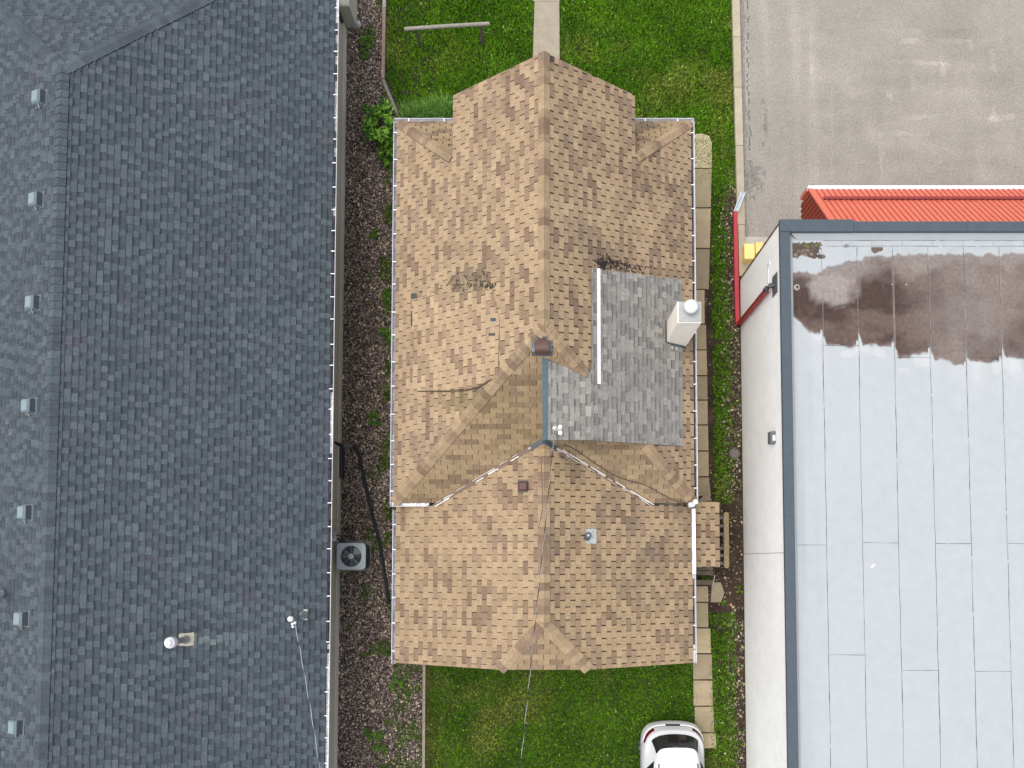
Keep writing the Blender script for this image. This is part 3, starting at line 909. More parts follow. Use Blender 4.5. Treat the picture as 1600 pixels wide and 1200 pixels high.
# small brown vent on the rear wing
oRW, nRW = (-XW, 0, 2.6), frame((-XW, 0, 2.6), (0, 1, 0), (XW, 0, HW - 2.6))[3]
oRE, nRE = (XW, 0, 2.6), frame((XW, 0, 2.6), (0, 1, 0), (-XW, 0, HW - 2.6))[3]
vp = PP(818, 760, oRW, nRW)
mb = MB()
mb.box(vp.x - .15, vp.x + .15, vp.y - .15, vp.y + .17, vp.z - .06, vp.z + .045, (.10, .085, .085))
rv2 = mb.build('roof_vent', 'metal', roof)
mb = MB()
mb.box(vp.x - .135, vp.x + .11, vp.y - .12, vp.y + .11, vp.z + .03, vp.z + .16, lin('#6f4a42', .55), bev=.035)
mb.build('vent_hood', 'metal', rv2)
# plumbing stack with torn lead flashing
vp = PP(922, 838, oRE, nRE)
mb = MB()
U_, V_ = Vector((0, 1, 0)), Vector((-XW, 0, HW - 2.6)).normalized()
ring = []
rr = random.Random(3)
for k in range(28):
    t = k / 28 * 4
    s, f_ = int(t), t - int(t)
    e_ = [(-1 + 2 * f_, -1), (1, -1 + 2 * f_), (1 - 2 * f_, 1), (-1, 1 - 2 * f_)][s]
    j = rr.uniform(.84, 1.0)
    ring.append(vp + U_ * (.205 * e_[0] * j) + V_ * (.165 * e_[1] * j) - V_ * .02 + nRE * .022)
if (ring[5] - ring[0]).cross(ring[12] - ring[0]).z < 0: ring = ring[::-1]
mb.prism([tuple(p) for p in ring], .012, lin('#d5dad8', .7))
pf = mb.build('plumbing_vent', 'galv', roof)
mb = MB()
c_ = vp - Vector((.06, -.02, 0))
mb.tube([c_, c_ + Vector((0, 0, .20))], .062, (.05, .06, .065), 14, cap=False)
mb.tube([c_ + Vector((0, 0, .195)), c_ + Vector((0, 0, .21))], .085, (.06, .07, .075), 14)
mb.lathe(c_ + Vector((-.03, -.06, 0)), [(.08, .12), (.08, .17), (.05, .2)], (.055, .065, .07), 12)
mb.lathe(c_ + Vector((.0, 0, .211)), [(.035, 0), (.03, .006)], (.4, .42, .42), 10)
mb.build('vent_pipe', 'rubber', pf)
# small white bracket on the south hip
p = PP(849, 579.5, oS, nS)
mb = MB(); mb.box(p.x - .03, p.x + .035, p.y - .03, p.y + .04, p.z, p.z + .06, (.8, .78, .74)); mb.build('bracket', 'white', roof)
# service mast
mt = Vector((.30, 2.96, 4.0))
mb = MB(); mb.tube([mt, mt + Vector((.0, .05, 1.78))], .035, (.36, .31, .29), 10); ms = mb.build('service_mast', 'galv', roof)
mb = MB()
top = mt + Vector((0, .05, 1.78))
for dx_, dy_ in ((.07, .05), (.07, -.08)):
    mb.lathe(top + Vector((dx_, dy_, -.02)), [(.03, 0), (.05, .02), (.05, .05), (.035, .07), (.05, .085), (.04, .11)], (.85, .85, .84), 12)
mb.lathe(top + Vector((-.055, .03, -.02)), [(.05, 0), (.055, .05), (.03, .09)], (.55, .53, .45), 12)
mb.build('insulator', 'white', ms)
# porch roof over the side door, lower than the eave
t = thing('side_porch', (4.4, .7, 0), 'small porch with a tan shingle roof against the east side of the tan house', 'porch')
pz0, pz1 = 2.35, 2.12
mbp = MB()
p0, p1 = P(1123.5, 784.5, pz1), P(1125, 886, pz1)
xo = (p0.x + p1.x) / 2
plane([(3.7, p0.y, pz0 + .1), (3.7, p1.y, pz0 + .1), (xo, p1.y, pz1), (xo, p0.y, pz1)], (xo, 0, pz1), (0, 1, 0), (3.7 - xo, 0, pz0 + .1 - pz1), three_tab(gap=.03, drift=.5, gj=.9), tan_col(.2, .05, .2), 51, .006, mb=mbp, thick=.011)
mbp.build('roof', 'shingle', t)
mb = MB()
DK = lin('#77695a', .55)
dk0, dk1 = P(1088, 884, .55).y, P(1088, 790, .55).y
for k in range(13):
    y0_ = dk0 + (dk1 - dk0) * k / 13
    mb.box(3.63, 4.95, y0_, y0_ + (dk1 - dk0) / 13 - .012, .5, .55, mul(DK, R.uniform(.8, 1.15)))
mb.build('deck', 'wood', t)
mb = MB()
for k, (v0, v1, z_) in enumerate(((885, 891, .40), (892, 898.5, .40), (906, 914, .2))):
    a, b = P(1085, v0, z_), P(1114.5, v1, z_)
    mb.box(4.1, b.x, b.y, a.y, z_ - .04, z_, mul(lin('#8a7f6c', .55), R.uniform(.85, 1.1)))
mb.build('step', 'wood', t)
for y_ in (dk1 - .1, dk0 + .1):
    mb = MB(); mb.box(4.72, 4.80, y_ - .04, y_ + .04, -.02, pz1 + .02, lin('#9a8c78', .55)); mb.build('post', 'wood', t)
mb = MB()
a = P(1117, 899, .75); b = P(1113.5, 916, .5)
mb.tube([a, b], .014, (.45, .43, .40), 8); mb.tube([(a.x, a.y, 0), a], .012, (.4, .38, .36), 8); mb.tube([(b.x, b.y, 0), b], .012, (.4, .38, .36), 8)
mb.build('handrail', 'metal', t)
# plank rail beside the porch
t = thing('plank_bench', (5.3, .7, 0), 'long round-ended tan plank on pale supports beside the side porch', 'bench')
a, b = P(1134.8, 804, .5), P(1135.5, 884, .5)
mb = MB()
N_ = 10
ring = [(a.x + .075 * math.cos(k * math.pi / N_), a.y + .0 + .075 * math.sin(k * math.pi / N_), .5) for k in range(N_ + 1)] + [(b.x - .075 * math.cos(k * math.pi / N_), b.y - .075 * math.sin(k * math.pi / N_), .5) for k in range(N_ + 1)]
mb.prism(ring, .05, lin('#b5a27e', .62)); mb.build('plank', 'wood', t)
for k, f_ in enumerate((.06, .22, .38, .66, .8, .95)):
    p = a.lerp(b, f_)
    mb = MB(); mb.box(p.x - .19, p.x + .03, p.y - .045, p.y + .045, .36, .448, lin('#8f8d86', .5)); mb.box(p.x - .03, p.x + .03, p.y - .04, p.y + .04, -.03, .36, lin('#6d665a', .5)); mb.build('support', 'wood', t)
mb = MB()
hx_ = [P(u, v, .07) for u, v in ((1110.5, 941), (1126.5, 941), (1132, 926), (1126, 910), (1112.5, 910))]
mb.prism([tuple(p) for p in hx_], .1, lin('#b7a98c', .62))
tag(mb.build('stepping_stone', 'concrete'), 'single pale concrete slab with a pointed side at the foot of the porch steps', 'slab')
mb = MB()
mb.lathe(P(1147, 709, -.03), [(.17, 0), (.18, .05), (.13, .11), (.05, .13)], (.17, .145, .13), 9)
tag(mb.build('rock', 'concrete'), 'rounded grey brown rock lying in the soil by the white wall', 'rock')
# cables
def cable(name, pts, r, col, label, sag=0, n=8):
    mb = MB()
    mb.tube(pts, r, col, n)
    return tag(mb.build(name, 'rubber'), label, 'cable')
top = mt + Vector((-.05, .02, 1.72))
far = P(814, 1190, 5.6)
d = far - top
pts = [top + d * (k / 24 * 2.2) + Vector((0, 0, -.5 * math.sin(math.pi * k / 24))) for k in range(25)]
mb = MB()
for ph in range(3):
    tw = []
    for k in range(241):
        q = pts[min(23, k // 10)].lerp(pts[min(24, k // 10 + 1)], (k % 10) / 10)
        a_ = k * .55 + ph * 2.09
        tw.append(q + Vector((math.cos(a_) * .007, 0, math.sin(a_) * .007)))
    mb.tube(tw, .0055, (.42, .40, .39) if ph == 0 else (.03, .03, .032), 5)
tag(mb.build('service_cable', 'rubber'), 'twisted black and grey overhead cable running from the tan house mast over the rear lawn', 'cable')
slack = [top + Vector((0, -.02, -.03)), PP(861, 690, oS, nS, .9), PP(855.5, 718, oRW, nRW, .5), PP(852, 745, oRW, nRW, .25), PP(850, 772, oRW, nRW, .12), PP(848.5, 800, oRW, nRW, .08), PP(847, 826, oRW, nRW, .25)]
cable('slack_cable', slack, .007, (.05, .045, .06), 'loose black cable hanging from the mast along the rear ridge')
cp = [(881, 693.5), (897, 701), (912, 711), (926, 721), (940, 730), (955, 739.5), (970, 746), (985, 751), (1003, 755), (1018, 762), (1035, 772)]
cable('roof_cable', [PP(u, v, oS, nS, .03) for u, v in cp] + [PP(u, v, oS, nS, .05) for u, v in ((1048, 778), (1062, 783))] + [P(1078, 787, 3.05)], .009, (.06, .05, .045), 'thin dark cable lying across the south hip from the mast to the gutter corner')
cable('cable_loop', [PP(870, 708, oRE, nRE, .06), PP(876, 716, oRE, nRE, .06), PP(884, 719, oRE, nRE, .06), PP(891, 714, oRE, nRE, .07), PP(888, 707, oS, nS, .1), PP(882, 695, oS, nS, .04)], .008, (.09, .085, .08), 'short looped dark cable over the valley near the mast')
lo = [P(1058 + 9 * math.cos(k / 9 * 6.28 + 1), 789 + 9 * math.sin(k / 9 * 6.28 + 1), 2.95) for k in range(10)]
cable('cable_coil', lo + [P(1072, 795, 2.95), P(1082, 790, 3.0)], .007, (.13, .12, .11), 'thin coiled cable by the east gutter corner of the tan house')
mb = MB()
p = P(1081, 788, 3.0)
mb.box(p.x - .1, p.x + .06, p.y - .08, p.y + .05, 2.92, 3.06, (.5, .5, .52), rot=.2)
mb.box(p.x + .03, p.x + .13, p.y + .0, p.y + .12, 2.98, 3.1, (.75, .75, .77), rot=.4)
mb.build('cable_clamp', 'galv', house)

# ================================================================== GREY HOUSE (left)
LX, LE, LH, LR = -5.845, 2.8, 5.3, -11.68
LYN, LYT, LYB = 11.9, 17.61, -12.0
LP = (LH - LE) / (LX - LR)
LWX = 2 * LR - LX
GH = [lin('#656f76', .62), lin('#616b72', .62), lin('#6a747a', .63), lin('#5e686f', .62)]
GD = [lin('#59636a', .52), lin('#5d676e', .54), lin('#60656c', .54)]
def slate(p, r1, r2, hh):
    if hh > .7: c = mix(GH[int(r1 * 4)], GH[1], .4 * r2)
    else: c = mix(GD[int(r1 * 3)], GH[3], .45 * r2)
    c = mix(c, lin('#6a656d', .64), max(0, min(.35, .7 * nz(p.x, p.y, 1.1, 4))) if r2 > .4 else 0)
    if p.x > LR:
        s = (p.y - PP_pipe.y) if PP_pipe else 9
        if PP_pipe and abs(s) < .16 and 0 < p.x - PP_pipe.x < 1.7: c = mix(c, lin('#a3b0ae', .9), .42 * (1 - (p.x - PP_pipe.x) / 1.7) * (1 - abs(s) / .2))
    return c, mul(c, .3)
oL, UL, VL = (LX, 0, LE), (0, 1, 0), (LR - LX, 0, LH - LE)
frL = frame(oL, UL, VL)
PP_pipe = PP(296, 1003, oL, frL[3])
oLW, VLW = (LWX, 0, LE), (LX - LR, 0, LH - LE)
frLW = frame(oLW, UL, VLW)
grey = thing('grey_house', (LR, 3, 0), 'large house with a dark blue grey shingle roof and seven box vents along its ridge', 'house')
mbl = MB()
LB = (.05, .055, .062)
LAM = laminated(.12, .23)
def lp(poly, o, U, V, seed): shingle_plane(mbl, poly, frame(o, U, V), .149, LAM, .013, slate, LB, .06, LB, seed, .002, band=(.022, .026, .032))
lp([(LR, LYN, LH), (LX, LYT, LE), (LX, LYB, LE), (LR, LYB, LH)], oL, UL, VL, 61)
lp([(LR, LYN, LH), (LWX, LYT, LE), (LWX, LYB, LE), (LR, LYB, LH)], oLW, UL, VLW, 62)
lp([(LR, LYN, LH), (LX, LYT, LE), (LWX, LYT, LE)], (LR, LYT, LE), (1, 0, 0), (0, LYN - LYT, LH - LE), 63)
lroof = mbl.build('roof', 'shingle', grey)
mb = MB()
dl, dr = Vector((-1, 0, -LP)), Vector((1, 0, -LP))
def capg(p, r1, r2, hh):
    c = mix(GH[int(r1 * 4)], GD[int(r2 * 3)], .75 if r2 > .6 else .1)
    return c, mul(c, .4)
caps(mb, (LR, LYB, LH + .01), (LR, LYN + .1, LH + .01), dl, dr, .17, .2, capg, seed=21, thick=.012)
for sx, dd in ((1, dr), (-1, dl)):
    a, b = Vector((LR + sx * (LX - LR), LYT, LE + .01)), Vector((LR, LYN, LH + .01))
    caps(mb, a, b, hipd(b - a, dd), hipd(b - a, (0, 1, -LP)), .17, .2, capg, seed=22 + sx, thick=.014)
mb.build('ridge_cap', 'shingle', lroof)
mb = MB()
WALL = lin('#cbc4b2', .74)
xw = -6.32
mb.box(LWX + .35, xw, LYB + .3, LYT - .4, -.2, LE - .08, WALL)
mb.box(-6.36, -6.30, LYB + .28, 16.95, -.2, .30, lin('#cdc9bd', .9))
mb.face([(LWX + .35, LYB + .3, LE - .1), (xw, LYB + .3, LE - .1), (LR, LYB + .3, LH - .1)], WALL)
mb.build('wall', 'wall', grey)
mb = MB()
mb.box(-6.31, -5.985, 17.02, 19.2, -.05, .92, lin('#c9c6ba', .8), bev=.02)
mb.build('wall_ledge', 'concrete', grey)
mb = MB()
mb.box(-6.315, -6.24, 16.72, 16.80, .6, 2.2, (.05, .05, .055))
mb.build('wall_pipe', 'metal', grey)
def lg(s, r):
    y = LYB + s
    if y > 15.0: return (.72, .70, .72)
    if y > 11.2: return (.46, .45, .45) if nz(y * 2.2, 0, 1, 3) > .05 else (.12, .115, .12)
    if y > 9.5: return (.5, .5, .5) if nz(y * 3, 0, 1, 4) > .25 else (.06, .06, .065)
    if 2.9 < y < 4.5: return (.72, .71, .68)
    if y < -2.3: return (.70, .69, .68) if y < -2.6 or r < .5 else (.05, .05, .05)
    return mul((.055, .052, .058), .6 + r)
gl = gutter(grey, (LX, LYB, LE), (LX, LYT, LE), (1, 0, 0), lg, step=.62, wd=.092)
# roof vents: seven box vents on the far slope, and one pipe at the photo's edge
proto = None
for k, (u, v) in enumerate(((60, 155), (55, 314), (50, 474.5), (44, 635), (38, 801), (32.5, 966.5), (24, 1135))):
    p = PP(u + 5, v, oLW, frLW[3], .1)
    if proto is None:
        p0_ = p
        mb = MB()
        up = Vector(VLW).normalized(); n_ = frLW[3]; y_ = Vector((0, 1, 0))
        def bx(s0, s1, hw_, h, lo=-.16):
            return [p + up * s0 - y_ * hw_ + n_ * h, p + up * s1 - y_ * hw_ + n_ * h, p + up * s1 + y_ * hw_ + n_ * h, p + up * s0 + y_ * hw_ + n_ * h]
        lo_, md_, hi_ = bx(-.17, .17, .165, -.10), bx(-.165, .13, .16, .02), bx(-.12, .09, .13, .065)
        lc, dk = lin('#93a4ab', .66), lin('#55626a', .5)
        for A, B in ((lo_, md_), (md_, hi_)):
            for i in range(4):
                j = (i + 1) % 4
                mb.face((A[i], A[j], B[j], B[i]), lc if i != 1 else (dk if A is lo_ else mix(lc, dk, .35)))
        mb.face(hi_, lc)
        proto = mb.build('roof_vent', 'metal', lroof)
        mb = MB()
        q = bx(-.22, .23, .2, -.09)
        mb.prism([tuple(x) for x in q], .01, (.12, .13, .14)); mb.build('vent_flange', 'metal', proto)
        mb = MB()
        mb.tube([p - y_ * .15 + n_ * -.02, p - y_ * .25 + n_ * -.06], .018, lin('#b5aaa6', .55), 6); mb.build('vent_tab', 'metal', proto)
    else:
        c = mat_copy(proto, lroof, p - p0_)
        for chd in proto.children: mat_copy(chd, c, (0, 0, 0))
p = PP(5, 926, oLW, frLW[3], 0)
mb = MB()
mb.tube([p, p + Vector((0, 0, .45))], .06, (.78, .82, .84), 12)
mb.tube([p + Vector((0, -.14, .15)), p + Vector((0, .14, .15))], .035, (.62, .68, .7), 8)
mb.lathe(p + Vector((0, 0, .42)), [(.09, 0), (.1, .05), (.05, .1)], (.82, .85, .86), 14)
mb.build('vent_pipe', 'galv', lroof)
# white capped flue on the near slope
pb = PP(291, 999, oL, frL[3], .012)
mb = MB()
rr = random.Random(8)
Vv, Uv = frL[2], frL[1]
q = [(-.17, -.14), (.02, -.17), (.17, -.15), (.175, 0), (.165, .17), (-.05, .15), (-.1, .165), (-.165, .13), (-.15, .02)]
q = [pb + Vector((1, 0, -LP)).normalized() * a * 1.05 + Uv * b + frL[3] * .012 for a, b in q]
if (q[1] - q[0]).cross(q[3] - q[0]).z < 0: q = q[::-1]
mb.prism([tuple(x) for x in q], .012, lin('#cfc8b6', .68))
fl = mb.build('flue_vent', 'galv', lroof)
mb = MB()
ptop = Vector((pb.x - .02, pb.y, pb.z + .72))
mb.tube([Vector((pb.x - .02, pb.y, pb.z - .05)), ptop], .075, lin('#aab3b5', .6), 16); mb.lathe(Vector((pb.x - .02, pb.y, pb.z)), [(.115, 0), (.1, .05), (.08, .1)], lin('#b9bdb8', .6), 16)
mb.build('flue_pipe', 'galv', fl)
mb = MB()
mb.lathe(ptop + Vector((0, 0, -.12)), [(.085, 0), (.135, .02), (.14, .1), (.13, .16), (.08, .19), (.075, .22), (.02, .235)], lin('#e9e9ea', .72), 20)
mb.build('flue_cap', 'white', fl, smooth=True)
# service mast with bracket plate on the near slope
pb = PP(474, 961, oL, frL[3], .0)
mb = MB()
dn = Vector((1, 0, -LP)).normalized()
q = [pb + dn * a + Uv * b + frL[3] * .02 for a, b in ((-.0, -.13), (.10, -.13), (.10, .15), (-.0, .15))]
if (q[1] - q[0]).cross(q[2] - q[0]).z < 0: q = q[::-1]
mb.prism([tuple(x) for x in q], .015, lin('#dfe3e6', .72))
sm = mb.build('service_mast', 'galv', lroof)
mb = MB()
tp = P(454.5, 967, pb.z + .85)
b0 = pb + Vector((.0, 0, -.03))
mb.lathe(b0, [(.13, 0), (.12, .06), (.07, .16), (.04, .24)], lin('#9fb0aa', .6), 16)
mb.tube([b0, b0.lerp(tp, .5), tp], .036, lin('#93a3a4', .6), 10)
mb.build('mast_pipe', 'galv', sm)
mb = MB()
mb.lathe(tp, [(.05, -.05), (.075, 0), (.07, .06), (.03, .1)], (.72, .72, .72), 14)
for dx_, dy_, cc_ in ((.09, -.1, (.55, .68, .74)), (.03, -.13, (.7, .68, .66)), (.04, -.2, (.62, .6, .6))):
    mb.lathe(tp + Vector((dx_, dy_, -.08)), [(.028, 0), (.04, .03), (.03, .07)], cc_, 10)
mb.tube([tp, tp + Vector((.03, -.1, -.05)), tp + Vector((-.1, -.13, -.12)), tp + Vector((-.22, -.12, -.2)), tp + Vector((-.25, -.03, -.2))], .012, (.06, .055, .06), 6)
mb.build('weatherhead', 'metal', sm)
st = tp + Vector((.09, -.12, -.05))
en = P(493, 1195, 4.5)
d = en - st
mb = MB()
pts = [st + d * (k / 20 * 2.0) + Vector((0, 0, -.25 * math.sin(math.pi * k / 20))) for k in range(21)]
for ph in range(2):
    tw = []
    for k in range(201):
        qq = pts[min(19, k // 10)].lerp(pts[min(20, k // 10 + 1)], (k % 10) / 10)
        a_ = k * .3 + ph * 3.14
        tw.append(qq + Vector((math.cos(a_) * .007, 0, math.sin(a_) * .007)))
    mb.tube(tw, .0065, (.52, .50, .52) if ph == 0 else (.07, .07, .08), 5)
tag(mb.build('service_cable', 'rubber'), 'pale twisted overhead cable running down from the mast on the dark grey roof', 'cable')

# ------------------------------------------------------------------ air conditioner
t = thing('air_conditioner', (-5.8, .13, 0), 'grey outdoor air conditioner with round fan grille on a concrete pad', 'air conditioner')
mb = MB(); mb.box(-6.28, -5.33, -.33, .61, -.03, .08, lin('#a8a294', .6), bev=.01); mb.build('pad', 'concrete', t)
ax0, ax1, ay0, ay1 = -6.16, -5.36, -.24, .50
def rrect(x0, x1, y0, y1, r, z, n=5):
    o = []
    for cx_, cy_, a0 in ((x1 - r, y0 + r, -90), (x1 - r, y1 - r, 0), (x0 + r, y1 - r, 90), (x0 + r, y0 + r, 180)):
        for k in range(n + 1):
            a_ = math.radians(a0 + 90 * k / n)
            o.append(Vector((cx_ + r * math.cos(a_), cy_ + r * math.sin(a_), z)))
    return o
mb = MB()
A = rrect(ax0, ax1, ay0, ay1, .12, .08)
for k in range(24):      # louvred cabinet
    z0_, z1_ = .08 + k * .62 / 24, .08 + (k + 1) * .62 / 24
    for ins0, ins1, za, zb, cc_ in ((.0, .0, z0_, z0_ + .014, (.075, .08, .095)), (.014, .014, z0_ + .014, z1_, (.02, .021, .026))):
        a_ = rrect(ax0 + ins0, ax1 - ins0, ay0 + ins0, ay1 - ins0, .12, za); b_ = rrect(ax0 + ins1, ax1 - ins1, ay0 + ins1, ay1 - ins1, .12, zb)
        for i in range(len(a_)):
            j = (i + 1) % len(a_)
            mb.face((a_[i], a_[j], b_[j], b_[i]), cc_)
mb.build('cabinet', 'metal', t)
cx_, cy_ = (ax0 + ax1) / 2, (ay0 + ay1) / 2
LGY = lin('#bcc6cb', .85)
mb = MB()
out = []
for k in range(48):
    a_ = 2 * math.pi * k / 48
    hx_2, hy_2, rc_ = (ax1 - ax0) / 2 + .03, (ay1 - ay0) / 2 + .03, .12
    lo_r, hi_r = 0, 1.0
    for _ in range(30):          # ray against the rounded square
        m_r = (lo_r + hi_r) / 2
        qx, qy = abs(m_r * math.cos(a_)) - (hx_2 - rc_), abs(m_r * math.sin(a_)) - (hy_2 - rc_)
        ins = math.hypot(max(qx, 0), max(qy, 0)) + min(max(qx, qy), 0) < rc_
        lo_r, hi_r = (m_r, hi_r) if ins else (lo_r, m_r)
    out.append(Vector((cx_ + lo_r * math.cos(a_), cy_ + lo_r * math.sin(a_), .75)))
inn = []
for p in out:
    d = Vector((p.x - cx_, p.y - cy_, 0)).normalized() * .315
    inn.append(Vector((cx_ + d.x, cy_ + d.y, .765)))
low = [Vector((p.x, p.y, .69)) for p in out]
inl = [Vector((p.x, p.y, .60)) for p in inn]
n = len(out)
for i in range(n):
    j = (i + 1) % n
    mb.face((out[i], out[j], inn[j], inn[i]), LGY)
    mb.face((low[i], low[j], out[j], out[i]), LGY)
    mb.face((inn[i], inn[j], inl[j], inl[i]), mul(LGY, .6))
mb.build('top_panel', 'metal', t)
mb = MB()
mb.lathe((cx_, cy_, .42), [(.33, 0), (.33, .004)], (.085, .09, .11), 24)
mb.build('fan_well', 'metal', t)
for k in range(3):
    mb = MB()
    a0 = math.radians(48 + 120 * k)
    pr = None
    for i in range(7):
        a_ = a0 + math.radians(-30 + 10 * i)
        p = [Vector((cx_ + r_ * math.cos(a_), cy_ + r_ * math.sin(a_), .60 + .012 * (i - 3))) for r_ in (.09, .28)]
        if pr: mb.face((pr[0], pr[1], p[1], p[0]), lin('#b4c2ba', .85) if k == 0 else lin('#7d9184', .7))
        pr = p
    mb.build('fan_blade', 'metal', t)
mb = MB()
mb.lathe((cx_, cy_, .755), [(.085, 0), (.08, .018), (.05, .024)], LGY, 18)
for k in range(8):
    a_ = math.radians(45 * k)
    mb.tube([(cx_ + .07 * math.cos(a_), cy_ + .07 * math.sin(a_), .768), (cx_ + .32 * math.cos(a_), cy_ + .32 * math.sin(a_), .768)], .004, (.5, .52, .56), 5)
for r_ in [.10 + .0275 * k for k in range(8)]:
    mb.tube([(cx_ + r_ * math.cos(k * .2618), cy_ + r_ * math.sin(k * .2618), .766) for k in range(25)], .0022, (.16, .17, .19), 4, cap=False)
mb.build('fan_guard', 'metal', t)
mb = MB()
mb.lathe(P(521.5, 834, 1.0), [(.07, -.05), (.085, 0), (.085, .06), (.05, .09)], lin('#b0bcb6', .6), 14)
q = P(521, 841, .9); mb.box(q.x - .06, q.x + .05, q.y - .08, q.y + .06, .75, .9, (.6, .63, .64))
mb.tube([q, P(528, 842, .55), P(535, 847, .4), P(541, 848, .3)], .028, (.025, .025, .03), 8)
mb.tube([P(522, 837, .95), P(530, 836, .6), P(535, 840, .3), P(533, 847, .2)], .016, (.03, .03, .032), 6)
mb.build('line_set', 'rubber', t)
# black drain hose
t = thing('drain_hose', (-5.5, 2, 0), 'long black corrugated drain hose lying across the bark bed beside the tan house', 'hose')
pts = [P(521, 691, .7), P(528, 694, .35), P(535, 696, .14)]
mb = MB(); mb.tube(pts, .05, (.018, .018, .02), 10); mb.build('elbow', 'rubber', t)
mb = MB(); mb.tube([P(534, 696.5, .12), P(551, 697, .07)], .055, (.11, .12, .125), 12); mb.build('connector', 'metal', t)
path = [P(550, 697.5, .07), P(556, 700, .06), P(562, 715, .05), P(569, 750, .05), P(577, 785, .05), P(586, 820, .05), P(593, 850, .05), P(598, 880, .05), P(603, 910, .05), P(607, 945, .05)]
dense = []
for a, b in zip(path, path[1:]):
    m_ = max(2, int((b - a).length / .02))
    dense += [a.lerp(b, k / m_) for k in range(m_)]
mb = MB(); mb.tube(dense, [.056 if k % 2 else .047 for k in range(len(dense))], (.022, .026, .03), 10); mb.build('hose', 'rubber', t)
mb = MB()
mb.box(-6.33, -6.2, 2.55, 3.6, -.03, .25, (.03, .035, .04)); tag(mb.build('window_well', 'rubber'), 'black low window well edging against the grey house wall', 'well')
mb = MB()
q = P(561, 40, .0); mb.lathe(q, [(.05, -.02), (.09, .03), (.07, .12), (.03, .16)], (.55, .55, .56), 8)
tag(mb.build('stone', 'concrete'), 'pale grey stone on the bark bed near the grey house ledge', 'stone')

# ================================================================== WHITE FLAT-ROOFED BUILDING (right)
BX, BY, BS, BE, PH, MH = 6.17, 8.83, -13.0, 27.0, 3.90, 3.66
bld = thing('flat_roof_building', (16, -2, 0), 'white block building with a pale grey flat roof, dark metal parapet and red metal awning', 'building')
mb = MB()
WH = (.95, .935, .91)
def wallcol(k): return WH
z_ = 0
mb.box(BX + .01, BX + .22, BS, BY - .20, -.2, PH - .03, WH)
mb.box(BX + .01, BE, BY - .20, BY - .01, -.2, PH - .03, WH)
mb.box(BE - .2, BE, BS, BY - .20, -.2, PH - .03, WH)
mb.box(BX + .22, BE - .2, BS, BS + .2, -.2, PH - .03, WH)
# block joints proud as thin recess lines on the west face
wl = mb.build('wall', 'wall', bld)
mb = MB()
rr = random.Random(4)
for k in range(1, 19):
    zz_ = k * .2
    mb.box(BX + .0094, BX + .012, BS, BY - .01, zz_ - .003, zz_ + .003, (.90, .885, .86))
mb.box(BX + .005, BX + .012, .20, .212, 0, 3.85, lin('#a09e98', .6))
for k in range(30):
    yy_ = 8.4 - .4 * k * 1.5
    for q_ in range(9): mb.box(BX + .0093, BX + .012, yy_ + (.2 if q_ % 2 else 0), yy_ + (.2 if q_ % 2 else 0) + .005, .2 + q_ * .4, .4 + q_ * .4, (.905, .89, .865))
mb.build('joint', 'wall', wl)
mb = MB()
for k in range(38):
    zz_ = k * .1
    mb.box(BX - .012, BX + .06, BY - .008, BY + .03, zz_ + .004, zz_ + .098, mul(lin('#9a6a4c', .55), rr.uniform(.7, 1.25)))
mb.build('brick_corner', 'wall', bld)
# parapet cap
PC = lin('#64717b', .47)
mb = MB()
def capseg(x0, x1, y0, y1, z, inward, col):
    mb.box(x0, x1, y0, y1, z - .12, z, col, bev=.012)
mb.box(BX - .04, BX + .225, BS - .05, BY - .29, PH - .10, PH, PC, bev=.012)
mb.box(BX - .04, 8.05, BY - .285, BY + .04, PH - .10, PH + .006, mul(PC, 1.04), bev=.012)
for a, b in ((8.055, 11.0), (11.003, 14.05), (14.053, 17.1), (17.103, 20.1), (20.103, BE)):
    mb.box(a, b, BY - .28, BY - .015, PH - .10, PH, mul(PC, rr.uniform(.97, 1.04)), bev=.012)
mb.box(BE - .26, BE + .03, BS - .05, BY - .29, PH - .10, PH, PC, bev=.012)
mb.box(BX + .275, BE - .265, BS - .05, BS + .25, PH - .10, PH, PC, bev=.012)
# mitre at the corner
a, b = Vector((BX - .03, BY - .02, PH + .009)), Vector((BX + .27, BY - .285, PH + .009))
s = (b - a).normalized().cross(Vector((0, 0, 1))) * .012
mb.prism([tuple(a - s), tuple(b - s), tuple(b + s), tuple(a + s)][::-1], .004, (.06, .07, .08))
mb.build('parapet_cap', 'metal', bld)
